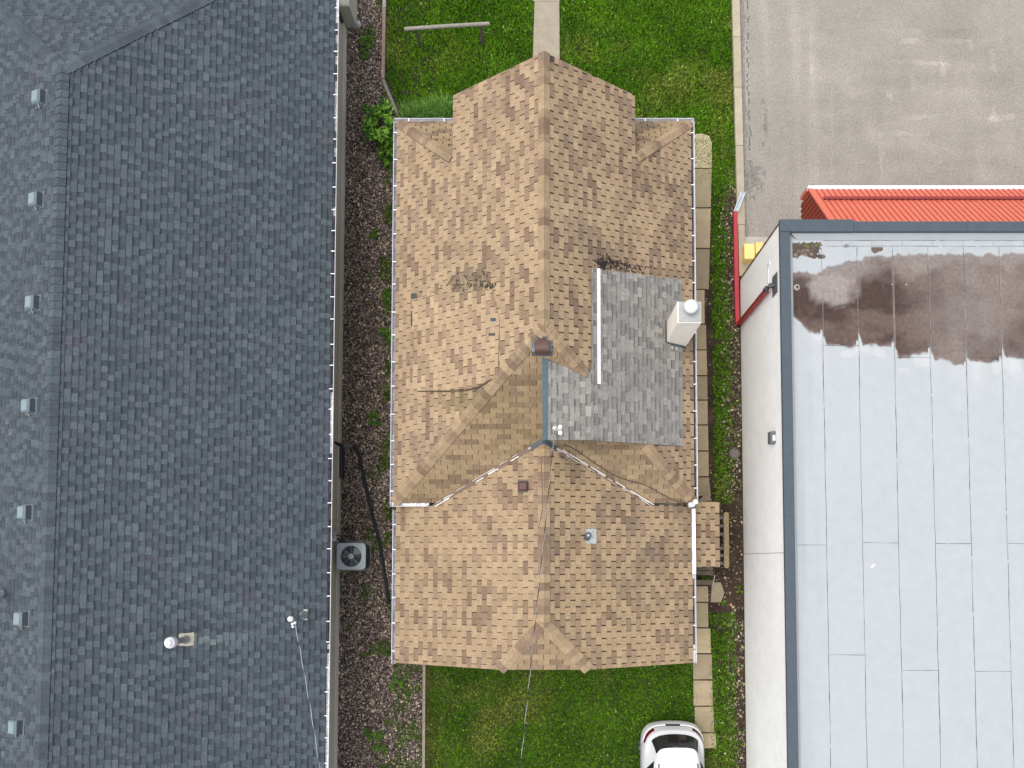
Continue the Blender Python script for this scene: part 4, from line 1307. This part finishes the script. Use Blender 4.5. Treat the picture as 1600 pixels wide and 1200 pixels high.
# membrane with dried pond
MEM = lin('#ced3d5', .62)
MUD = [(.058, .035, .029), (.112, .076, .062), (.235, .200, .180), (.035, .023, .020)]
xs0, roll = P(1287, 600, MH).x, .934
ytop_ = lambda x: 8.02 - .30 * max(0, min(1, (9.1 - x) / 2.0)) - .18 * max(0, min(1, (7.75 - x) / .6))
def mem_col(x, y):
    c = mul(MEM, 1 + .02 * nz(x, y, .5, 2) + .012 * nz(x * 6, y * .6, 1, 3))
    k = math.floor((x - xs0) / roll)
    f_ = (x - xs0) / roll - k
    kb = [(5.95, .2), (5.62, -.1), (5.62, .0), (5.30, .15), (5.12, .05), (5.20, .1), (5.25, .0)][max(0, min(6, k + 1))] if k >= -1 else (5.9, 0)
    yb = kb[0] + .14 * nz(x, 0, 2.0, 5) + .07 * nz(x, y, 6, 4)
    if f_ < .12: yb += (.12 - f_) * 3.2 * (.7 + .5 * nz(k, 0, 1, 3))
    if f_ > .93: yb += .1
    if x < 6.95: yb += (6.95 - x) * 1.1
    yt = ytop_(x) + .10 * nz(x, 0, 3.1, 6) + .05 * nz(x, y, 8, 8) + .06 * abs(nz(x, 0, 9, 3))
    if yb - .05 < y < yt + .05:
        e_ = min(yt - y, y - yb)
        fade = max(0, min(1, (e_ + .03) / .06))
        # dried silt: dark where deepest, grey film over the upper half
        dn_ = 1.3 * nz(x, y, .9, 4) + .8 * nz(x * .6, y * 1.5, 2.6, 5) + .45 * nz(x, y, 8, 6) - (.25 if x < 9.5 else 0) - (.75 * math.exp(-((y - 6.85) / .26) ** 2) - .45 * max(0, min(1, (6.55 - y) * 3))) * max(0, min(1, (10.4 - x) / 1.2))
        m_ = mix(MUD[0], MUD[1], max(0, min(1, .5 + dn_)))
        up_ = max(0, min(1, (y - 7.05) / .8 + .8 * nz(x, y, 1.3, 8) + .35 * nz(x, y, 4.5, 2)))
        if x > 9: up_ = max(up_, max(0, min(.85, (x - 9.2) / 1.8)) * max(0, min(1, .55 + .8 * nz(x, y, .8, 9) + .3 * nz(x, y, 3, 9))))
        m_ = mix(m_, MUD[2], up_ * .8)
        bl = math.hypot((x - 7.6) / .75, (y - 7.15) / .55) + .35 * nz(x, y, 2.0, 7) + .2 * nz(x, y, 6, 7)
        m_ = mix(m_, (.30, .265, .245), max(0, min(.75, (1.05 - bl) * 1.6)))
        if y > 6.9: m_ = mix(m_, (.20, .185, .175), max(0, min(.7, (.16 - e_) * 6)) * max(0, min(1, .55 + 1.2 * nz(x, y, 3, 1))))
        else: m_ = mix(m_, (.24, .20, .18), max(0, min(.6, (.12 - e_) * 6)) * max(0, min(1, .5 + 1.4 * nz(x, y, 2, 1))))
        ln_ = abs(y - (6.66 + .16 * nz(x, 0, 1.2, 2) + .05 * nz(x, 0, 5, 2)))
        if x < 9.6: m_ = mix(m_, MUD[3], max(0, .8 - ln_ * 9) * max(0, min(1, .6 + 1.5 * nz(x, y, 1.4, 3))))
        if f_ < .03 or f_ > .985: m_ = mix(m_, (.24, .20, .175), .6)
        m_ = mul(m_, 1 + .22 * nz(x, y, 14, 3) + .12 * nz(x, y, 30, 3))
        if nz(x * 12, y * 12, 1, 3) > .66 and abs(y - 6.9) < .35 and 8.6 < x < 9.6: m_ = mix(m_, (.5, .48, .45), .5)
        c = mix(c, m_, fade)
    elif yt <= y < yt + .34 and x > 8.0 and nz(x, 0, 2.0, 2) + .5 * nz(x, y, 5, 2) > (y - yt) * 2.2 - .35: c = mix(c, (.33, .37, .38), .42 + .2 * nz(x, y, 6, 5))
    elif yb - .35 < y <= yb and nz(x, y, 2.2, 6) > .25: c = mix(c, (.50, .50, .49), .35)
    if y < yb: c = mix(c, (.55, .53, .51), .22 * max(0, nz(x * 3.5, y * .5, 1, 9)) * max(0, 1 - (yb - y) / 1.2) * 2)
    # moss and grit heap in the corner, and a smaller clot
    d = max(abs(x - 6.86) / .42, abs(y - 8.16) / .20) + .45 * nz(x, y, 4.5, 3) + .25 * nz(x, y, 13, 3)
    if d < 1:
        g = nz(x, y, 9, 2)
        c = mix((.075, .055, .045), (.33, .26, .21), max(0, g) * 1.3 * (1 if y < 8.18 else .3))
        if g < -.25 and y > 8.15: c = (.11, .115, .03)
    d = math.hypot((x - 8.72) / .17, (y - 8.17) / .08) + .5 * nz(x, y, 9, 4)
    if d < 1: c = (.12, .085, .07)
    d = math.hypot((x - 7.95) / .07, (y - 8.27) / .05) + .5 * nz(x, y, 9, 4)
    if d < 1: c = mix(c, (.15, .15, .14), .7)
    if y < 4.9 and x < 7.1: c = mul(c, 1 - .05 * max(0, nz(x * 4, y * .3, 1, 8)) * 2)
    return c
mbm = MB()
def grid(x0, x1, y0, y1, cell, z):
    nx, ny = int((x1 - x0) / cell), int((y1 - y0) / cell)
    for i in range(nx):
        for j in range(ny):
            xa, xb = x0 + (x1 - x0) * i / nx, x0 + (x1 - x0) * (i + 1) / nx
            ya, yb = y0 + (y1 - y0) * j / ny, y0 + (y1 - y0) * (j + 1) / ny
            mbm.face(((xa, ya, z), (xb, ya, z), (xb, yb, z), (xa, yb, z)), mem_col((xa + xb) / 2, (ya + yb) / 2))
grid(BX + .22, 14.6, 4.7, BY - .2, .028, MH)
grid(BX + .22, 14.6, -8, 4.7, .12, MH)
grid(BX + .22, 14.6, BS + .2, -8, .5, MH)
grid(14.6, BE - .2, BS + .2, BY - .2, .2, MH)
mem = mbm.build('roof_membrane', 'membrane', bld)
# seams of tar between the rolls
mb = MB()
rr = random.Random(12)
def seam(x0, y0, x1, y1, wd=.012, z=MH + .003, col=(.045, .055, .065), brk=.03):
    L = math.hypot(x1 - x0, y1 - y0); n = max(1, int(L / .09))
    dx_, dy_ = (x1 - x0) / L, (y1 - y0) / L
    ph = rr.uniform(0, 99)
    for i in range(n):
        s0, s1 = L * i / n, L * (i + 1) / n
        wv = wd * (.55 + .9 * abs(nz(i * .21, ph, 1, 3)) * 1.5)
        cc_ = mix(col, (.30, .33, .35), max(0, min(.6, -.05 + nz(i * .13, ph, 1, 6) * 1.2)))
        if rr.random() < brk * .4: continue
        j0, j1 = .012 * nz(i * .12, ph, 1, 2), .012 * nz((i + 1) * .12, ph, 1, 2)
        A = (x0 + dx_ * s0 - dy_ * j0, y0 + dy_ * s0 + dx_ * j0); B = (x0 + dx_ * s1 - dy_ * j1, y0 + dy_ * s1 + dx_ * j1)
        mb.face(((A[0] + dy_ * wv / 2, A[1] - dx_ * wv / 2, z), (B[0] + dy_ * wv / 2, B[1] - dx_ * wv / 2, z), (B[0] - dy_ * wv / 2, B[1] + dx_ * wv / 2, z), (A[0] - dy_ * wv / 2, A[1] + dx_ * wv / 2, z)), cc_)
for k in range(0, 20):
    x = xs0 + roll * k
    if x > BE - .3: break
    seam(x - .01 * (k % 3), BS + .2, x, 8.24, .013)
seam(BX + .33, BS + .2, BX + .31, 7.9, .012)
jl = {-1: [(851, 1245)], 1: [(848, 1350)], 3: [(849, 1464)], 5: [(849, 1580)], 0: [(1023, 1297), (540, 1287)], 2: [(1047, 1412), ], 4: [(1049, 1529), (559, 1520)]}
for k, L in jl.items():
    for v, u in L:
        y_ = P(u, v, MH).y
        seam(xs0 + roll * k + .01, y_, xs0 + roll * (k + 1), y_ - .01, .010, brk=0)
y_ = P(1343, 540, MH).y
seam(xs0, P(1300, 540, MH).y, xs0 + roll, P(1340, 540, MH).y, .008)
seam(xs0 + 2 * roll, P(1420, 559, MH).y, xs0 + 3 * roll, P(1420, 559, MH).y, .008)
for k in (6, 8, 10): seam(xs0 + roll * k, .1, xs0 + roll * (k + 1), .1, .01)
seam(7.4, 8.26, BE - .3, 8.25, .012, brk=.1)
seam(7.35, 8.41, BE - .3, 8.40, .010, brk=.1)
for k in range(24):
    x = 7.82 + k * .80
    if x > BE - .4: break
    seam(x, 8.27, x, 8.41, .008, brk=0)
    seam(x, 8.41, x + .08, 8.53, .008, brk=0)
mb.build('roof_seam', 'rubber', mem)
mb = MB()      # cant strips up the inside of the parapet
mb.face([(BX + .5, 8.42, MH + .004), (BE - .26, 8.42, MH + .004), (BE - .26, BY - .275, PH - .10), (BX + .27, BY - .275, PH - .10)], mul(MEM, .97))
mb.face([(BX + .36, BS + .2, MH + .004), (BX + .36, 8.5, MH + .004), (BX + .222, BY - .29, PH - .10), (BX + .222, BS + .2, PH - .10)], mul(MEM, .97))
mb.build('cant_strip', 'membrane', mem)
mb = MB()
p = P(1245, 449, MH)
mb.lathe(p, [(.085, 0), (.08, .012), (.05, .018), (.045, .03)], (.34, .32, .28), 14)
mb.lathe(p + Vector((0, 0, .031)), [(.032, 0), (.03, .003)], (.02, .02, .02), 12)
mb.build('roof_drain', 'galv', mem)
mb = MB()
p = P(1364, 884, MH)
mb.box(p.x - .06, p.x + .06, p.y - .022, p.y + .022, MH, MH + .01, (.78, .76, .75), rot=.7)
mb.build('paper_scrap', 'white', mem)
# red awning
aw0, aw1 = 7.50, 26.0
yw, yo, zw, zo, zbm = 8.86, 10.50, 3.80, 2.35, 1.75
RED = lin('#f27c62', .82)
mb = MB()
d_ = .155
nrib = int((aw1 - aw0) / d_)
for k in range(nrib):
    x = aw0 + k * d_
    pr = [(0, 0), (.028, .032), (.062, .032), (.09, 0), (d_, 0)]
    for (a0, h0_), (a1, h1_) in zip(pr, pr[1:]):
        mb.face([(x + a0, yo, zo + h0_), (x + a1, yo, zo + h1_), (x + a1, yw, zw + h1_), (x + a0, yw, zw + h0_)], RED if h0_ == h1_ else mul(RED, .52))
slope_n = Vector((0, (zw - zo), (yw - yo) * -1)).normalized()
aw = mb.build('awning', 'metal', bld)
mb = MB()
n2 = int((yo - yw) / d_)
for k in range(n2):
    y0_ = yw + k * d_
    pr = [(0, 0), (.028, .032), (.075, .032), (.10, 0), (d_, 0)]
    for (a0, h0_), (a1, h1_) in zip(pr, pr[1:]):
        zt = lambda y: zw + (zo - zw) * (y - yw) / (yo - yw) - .02
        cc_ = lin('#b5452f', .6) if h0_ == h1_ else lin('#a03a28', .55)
        mb.face([(aw0 - .0 - h0_, y0_ + a0, zbm), (aw0 - h1_, y0_ + a1, zbm), (aw0 - h1_, y0_ + a1, zt(y0_ + a1)), (aw0 - h0_, y0_ + a0, zt(y0_ + a0))][::-1], cc_)
mb.build('awning_end', 'metal', aw)
mb = MB()
tl = Vector((0, yo - yw, zo - zw)).normalized()
q = [Vector((aw0 - .045, yw, zw + .045)), Vector((aw0 + .09, yw, zw + .045)), Vector((aw0 + .09, yo, zo + .045)), Vector((aw0 - .045, yo, zo + .045))]
mb.prism([tuple(x) for x in q], .06, mul(RED, 1.0))
mb.build('rake_trim', 'metal', aw)
mb = MB()
yb_ = yw + (yo - yw) * .66
zb_ = zw + (zo - zw) * .66
mb.box(aw0 + .17, aw1, yb_ - .035, yb_ + .035, zb_ + .07, zb_ + .115, lin('#b2474a', .55))
for k in range(int((aw1 - aw0 - .2) / d_)):
    x = aw0 + .2 + k * d_
    mb.box(x - .10 + d_ / 2, x - .055 + d_ / 2, yb_ - .06, yb_ - .01, zb_ + .02, zb_ + .085, (.05, .012, .01))
mb.build('snow_bar', 'metal', aw)
mb = MB()
for k in range(10):
    a, b = aw0 - .03 + k * 2.0, aw0 - .03 + (k + 1) * 2.0 - .004
    mb.box(a, min(b, aw1), yo - .01, yo + .10, zo - .1, zo + .02, (.84, .83, .86), bev=.01)
    mb.box(a, min(b, aw1), yo - .008, yo + .10, zbm, zo - .1, mul(RED, .9))
mb.build('fascia', 'white', aw)
# scupper, downspout, wall lamp
wx = BX + .005
mb = MB()
q0, q1 = P(1213, 437, 3.3), P(1213, 466, 3.3)
sc_y = P(1205, 453, 2.95).y
mb.box(wx - .015, wx + .01, sc_y - .27, sc_y + .27, 3.12, 3.52, lin('#7b8186', .55))
mb.build('scupper_plate', 'metal', bld)
mb = MB()
PR = lin('#d8434c', .62)
mb.tube([(wx, sc_y, 3.3), (wx - .12, sc_y - .01, 3.25), (wx - .15, sc_y - .01, 3.1), (wx - .15, sc_y - .01, 2.95)], .07, (.05, .055, .065), 12)
dsn = mb.build('downspout', 'metal', bld)
mb = MB()
mb.box(wx - .165, wx - .055, sc_y - .07, sc_y + .05, .12, 2.95, lin('#c03a38', .58), bev=.006)
mb.build('drop_pipe', 'metal', dsn)
gy0, gy1 = sc_y - .03, P(1158, 331, .12).y
mb = MB()
x_ = wx - .11
pts = [Vector((x_, gy0 - .04, .22)), Vector((x_ - .02, gy0 + .1, .13)), Vector((x_ - .03, gy0 + 1.2, .11)), Vector((x_ - .05, gy1, .16))]
for a, b in zip(pts, pts[1:]):
    s = Vector((.062, 0, 0))
    mb.prism([tuple(a - s), tuple(a + s), tuple(b + s), tuple(b - s)], .10, PR)
mb.build('ground_pipe', 'metal', dsn)
mb = MB()
a, b = pts[-1] + Vector((0, -.02, .0)), P(1161, 301, .16)
for s0, s1, h, cc_ in ((-.075, -.055, .06, (.75, .77, .8)), (-.055, .055, -.02, (.42, .46, .52)), (.055, .075, .06, (.7, .72, .75))):
    mb.prism([(a.x + s0, a.y, a.z + h), (a.x + s1, a.y, a.z + h), (b.x + s1, b.y, b.z + h), (b.x + s0, b.y, b.z + h)], .02 if h < 0 else .1, cc_)
mb.build('outlet_trough', 'galv', dsn)
mb = MB()
cy0, cy1 = P(1199, 414, 2.8).y, sc_y + .08
mb.box(wx - .02, wx, cy1, cy0, 2.80, 2.815, (.62, .63, .66)); mb.box(wx - .02, wx, cy0 - .05, cy0 + .05, 2.72, 2.93, (.8, .8, .82)); mb.box(wx - .02, wx, cy1 - .02, cy1 + .02, 2.72, 2.82, (.05, .05, .05))
mb.build('conduit', 'metal', bld)
ly = P(1207, 685, 3.0).y
mb = MB()
lz = 2.95
mb.box(wx - .14, wx, ly - .16, ly + .16, lz, lz + .26, lin('#868a90', .52), bev=.03); 
lamp = mb.build('wall_lamp', 'metal', bld)
mb = MB(); mb.box(wx - .10, wx - .02, ly - .10, ly + .05, lz + .262, lz + .285, (.6, .6, .62)); mb.build('lamp_bracket', 'metal', lamp)
# yellow guards at the corner
YEL = (.86, .65, .24)
t = thing('utility_box', P(1173, 420, 0), 'yellow painted metal box standing in the corner between the white wall and the red pipe', 'box')
a, b = P(1163, 425, 0), P(1183, 395, .55)
mb = MB()
mb.box(6.20, 6.50, 9.32, 9.78, 0, .42, YEL, bev=.02); mb.build('box_body', 'metal', t)
mb = MB(); mb.box(6.19, 6.51, 9.31, 9.79, .42, .46, mul(YEL, 1.03), bev=.015); mb.build('lid', 'metal', t)
t = thing('gas_meter', (6.67, 9.66, 0), 'yellow pipe-like fitting behind the yellow box at the white building corner', 'meter')
mb = MB(); mb.box(6.54, 6.80, 9.48, 9.84, .18, .50, mul(YEL, .97), bev=.05); mb.build('body', 'metal', t)
mb = MB(); mb.tube([(6.67, 9.66, 0), (6.67, 9.66, .2)], .03, mul(YEL, .8), 8); mb.build('riser', 'metal', t)

# ================================================================== CAR
CX, CYR = 3.80, -4.77
car = thing('parked_car', (CX, CYR - 2.2, 0), 'white crossover car parked tail first on the rear lawn beside the path', 'car')
rows = [
 [(0, .05, .34), (.35, .06, .34), (.65, .12, .34), (.80, .25, .34), (.86, .38, .34), (.88, .5, .32), (.88, .6, .28)],
 [(0, .0, .52), (.35, .015, .52), (.65, .08, .53), (.82, .22, .54), (.90, .40, .55), (.92, .54, .48), (.90, .68, .28)],
 [(0, .05, .74), (.35, .06, .74), (.62, .12, .75), (.80, .27, .77), (.895, .47, .78), (.93, .64, .6), (.91, .85, .28)],
 [(0, .10, .79), (.35, .115, .79), (.61, .175, .80), (.785, .325, .82), (.875, .53, .83), (.93, .72, .62), (.91, .95, .28)],
 [(0, .17, .98), (.35, .19, .98), (.58, .26, .99), (.74, .40, 1.0), (.85, .62, .98), (.93, .82, .68), (.91, 1.05, .28)],
 [(0, .26, 1.09), (.3, .28, 1.09), (.52, .34, 1.09), (.68, .46, 1.08), (.84, .80, 1.03), (.93, 1.0, .7), (.91, 1.2, .28)],
 [(0, .54, 1.53), (.3, .55, 1.525), (.48, .60, 1.50), (.60, .74, 1.43), (.85, 1.15, 1.02), (.93, 1.3, .7), (.91, 1.45, .28)],
 [(0, 1.05, 1.60), (.3, 1.05, 1.595), (.50, 1.08, 1.57), (.63, 1.12, 1.49), (.87, 1.5, 1.01), (.93, 1.6, .7), (.91, 1.7, .28)],
 [(0, 1.9, 1.62), (.3, 1.9, 1.615), (.51, 1.9, 1.59), (.65, 1.9, 1.50), (.87, 2.0, 1.0), (.93, 2.0, .7), (.91, 2.0, .28)],
 [(0, 2.55, 1.56), (.3, 2.56, 1.555), (.50, 2.6, 1.53), (.62, 2.65, 1.45), (.87, 2.75, .98), (.93, 2.7, .7), (.91, 2.7, .28)],
 [(0, 3.32, 1.05), (.35, 3.30, 1.05), (.60, 3.22, 1.04), (.76, 3.1, 1.03), (.87, 3.15, .95), (.93, 3.2, .7), (.91, 3.2, .28)],
 [(0, 3.85, .98), (.35, 3.83, .97), (.60, 3.78, .95), (.77, 3.7, .92), (.87, 3.68, .85), (.92, 3.7, .65), (.90, 3.75, .28)],
 [(0, 4.28, .82), (.35, 4.26, .82), (.60, 4.18, .80), (.76, 4.05, .78), (.86, 3.95, .73), (.91, 4.0, .55), (.88, 4.05, .3)],
 [(0, 4.42, .55), (.35, 4.40, .55), (.62, 4.30, .55), (.78, 4.15, .55), (.86, 4.05, .5), (.89, 4.05, .42), (.87, 4.08, .3)],
 [(0, 4.34, .26), (.35, 4.32, .26), (.60, 4.24, .26), (.74, 4.12, .26), (.82, 4.05, .26), (.85, 4.02, .26), (.85, 4.02, .25)]]
def crom(p0, p1, p2, p3, t):
    return .5 * ((2 * p1) + (-p0 + p2) * t + (2 * p0 - 5 * p1 + 4 * p2 - p3) * t * t + (-p0 + 3 * p1 - 3 * p2 + p3) * t ** 3)
G = np.array(rows)                                       # rows x 7 x 3
SUBD = 5
def dens(A, mirror):
    n = A.shape[0]
    out = []
    for i in range(n - 1):
        if i > 0: p0 = A[i - 1]
        elif mirror: p0 = A[1] * np.array([-1, 1, 1])
        else: p0 = 2 * A[0] - A[1]
        p3 = A[i + 2] if i + 2 < n else 2 * A[n - 1] - A[n - 2]
        for k in range(SUBD): out.append(crom(p0, A[i], A[i + 1], p3, k / SUBD))
    out.append(A[-1])
    return np.array(out)
D = dens(G, False)                                        # along the length
D = np.array([dens(r, True) for r in D])                  # across
half = D
full = np.concatenate([(half * np.array([-1, 1, 1]))[:, :0:-1], half], 1)
parts = {k: MB() for k in ('body', 'rear_window', 'windscreen', 'side_window', 'tail_light', 'trim')}
WHT, GLS = (.70, .70, .72), (.022, .021, .021)
nr, nc = full.shape[:2]
mid = nc // 2
for i in range(nr - 1):
    for j in range(nc - 1):
        r_ = (i + .5) / SUBD
        k_ = abs(j + .5 - mid) / SUBD
        left = j < mid
        q = [full[i, j], full[i + 1, j], full[i + 1, j + 1], full[i, j + 1]]
        q = [(CX + p[0], CYR - p[1], p[2]) for p in q]
        nm, cc_ = 'body', WHT
        if 5.0 < r_ < 6.0 and k_ < 2.99: nm, cc_ = 'rear_window', GLS
        elif 9.0 < r_ < 10.0 and k_ < 2.99: nm, cc_ = 'windscreen', GLS
        elif 6.4 < r_ < 9.3 and 3.2 < k_ < 3.8 and not (8.0 < r_ < 8.2): nm, cc_ = 'side_window', GLS
        elif 3.0 < r_ < 4.0 and 1.8 < k_ < 4.0 and r_ < 3.0 + .65: nm, cc_ = 'tail_light', (.16, .006, .02)
        elif 2.0 < r_ < 3.0 and k_ < .6: nm, cc_ = 'trim', (.03, .03, .035)
        elif 2.8 < r_ < 3.0: nm, cc_ = 'trim', (.10, .10, .11)
        elif 7.2 < r_ < 7.4 and k_ < 2.7: nm, cc_ = 'trim', (.25, .25, .26)
        elif r_ < .6 and k_ < 3.2: nm, cc_ = 'trim', (.05, .05, .055)
        parts[nm].face(q, cc_)
for nm, mm in (('body', 'car'), ('rear_window', 'glass'), ('windscreen', 'glass'), ('trim', 'rubber')):
    parts[nm].build(nm, mm, car, smooth=True, merge=True)
for nm, mm in (('side_window', 'glass'), ('tail_light', 'lens')):
    for sg in (-1, 1):
        src = parts[nm]; m2 = MB()
        for f_, c_ in zip(src.f, src.c):
            pp_ = [src.v[x] for x in f_]
            if (sum(x[0] for x in pp_) / 4 - CX) * sg > 0: m2.face(pp_, c_)
        m2.build(nm, mm, car, smooth=True, merge=True)
for sg in (-1, 1):
    mb = MB()
    mb.tube([(CX + sg * .55, CYR - .98, 1.585), (CX + sg * .553, CYR - 1.03, 1.625), (CX + sg * .56, CYR - 1.9, 1.65), (CX + sg * .545, CYR - 2.5, 1.60), (CX + sg * .54, CYR - 2.55, 1.56)], .018, (.05, .05, .075), 8)
    mb.build('roof_rail', 'metal', car)
    mb = MB()
    mb.box(CX + sg * .98 - .09, CX + sg * .98 + .09, CYR - 3.0, CYR - 2.9, .95, 1.08, WHT, bev=.02); mb.build('wing_mirror', 'car', car)
    for yy_ in (.85, 3.5):
        mb = MB()
        mb.lathe((CX + sg * .70, CYR - yy_, .34), [(.22, 0), (.33, .01), (.345, .05), (.345, .17), (.33, .215), (.22, .225)], (.02, .02, .022), 28, ax=(sg, 0, 0))
        wh = mb.build('wheel', 'rubber', car)
        mb = MB(); mb.lathe((CX + sg * .70, CYR - yy_, .34), [(.215, .20), (.2, .228), (.06, .215), (.05, .232)], (.4, .41, .43), 20, ax=(sg, 0, 0)); mb.build('rim', 'galv', wh)
mb = MB(); mb.box(CX - .26, CX + .26, CYR - 1.25, CYR - 1.15, 1.60, 1.625, (.55, .56, .58), bev=.008); mb.build('roof_seam', 'car', car)
mb = MB()
mb.tube([(CX - .02, CYR - .30, 1.13), (CX + .05, CYR - .36, 1.22), (CX + .36, CYR - .40, 1.24)], .012, (.02, .02, .02), 6); mb.build('rear_wiper', 'rubber', car)
mb = MB()
mb.lathe((CX + .0, CYR - 1.35, 1.605), [(.03, 0), (.02, .05), (.008, .09)], (.1, .1, .1), 8); mb.build('antenna', 'rubber', car)
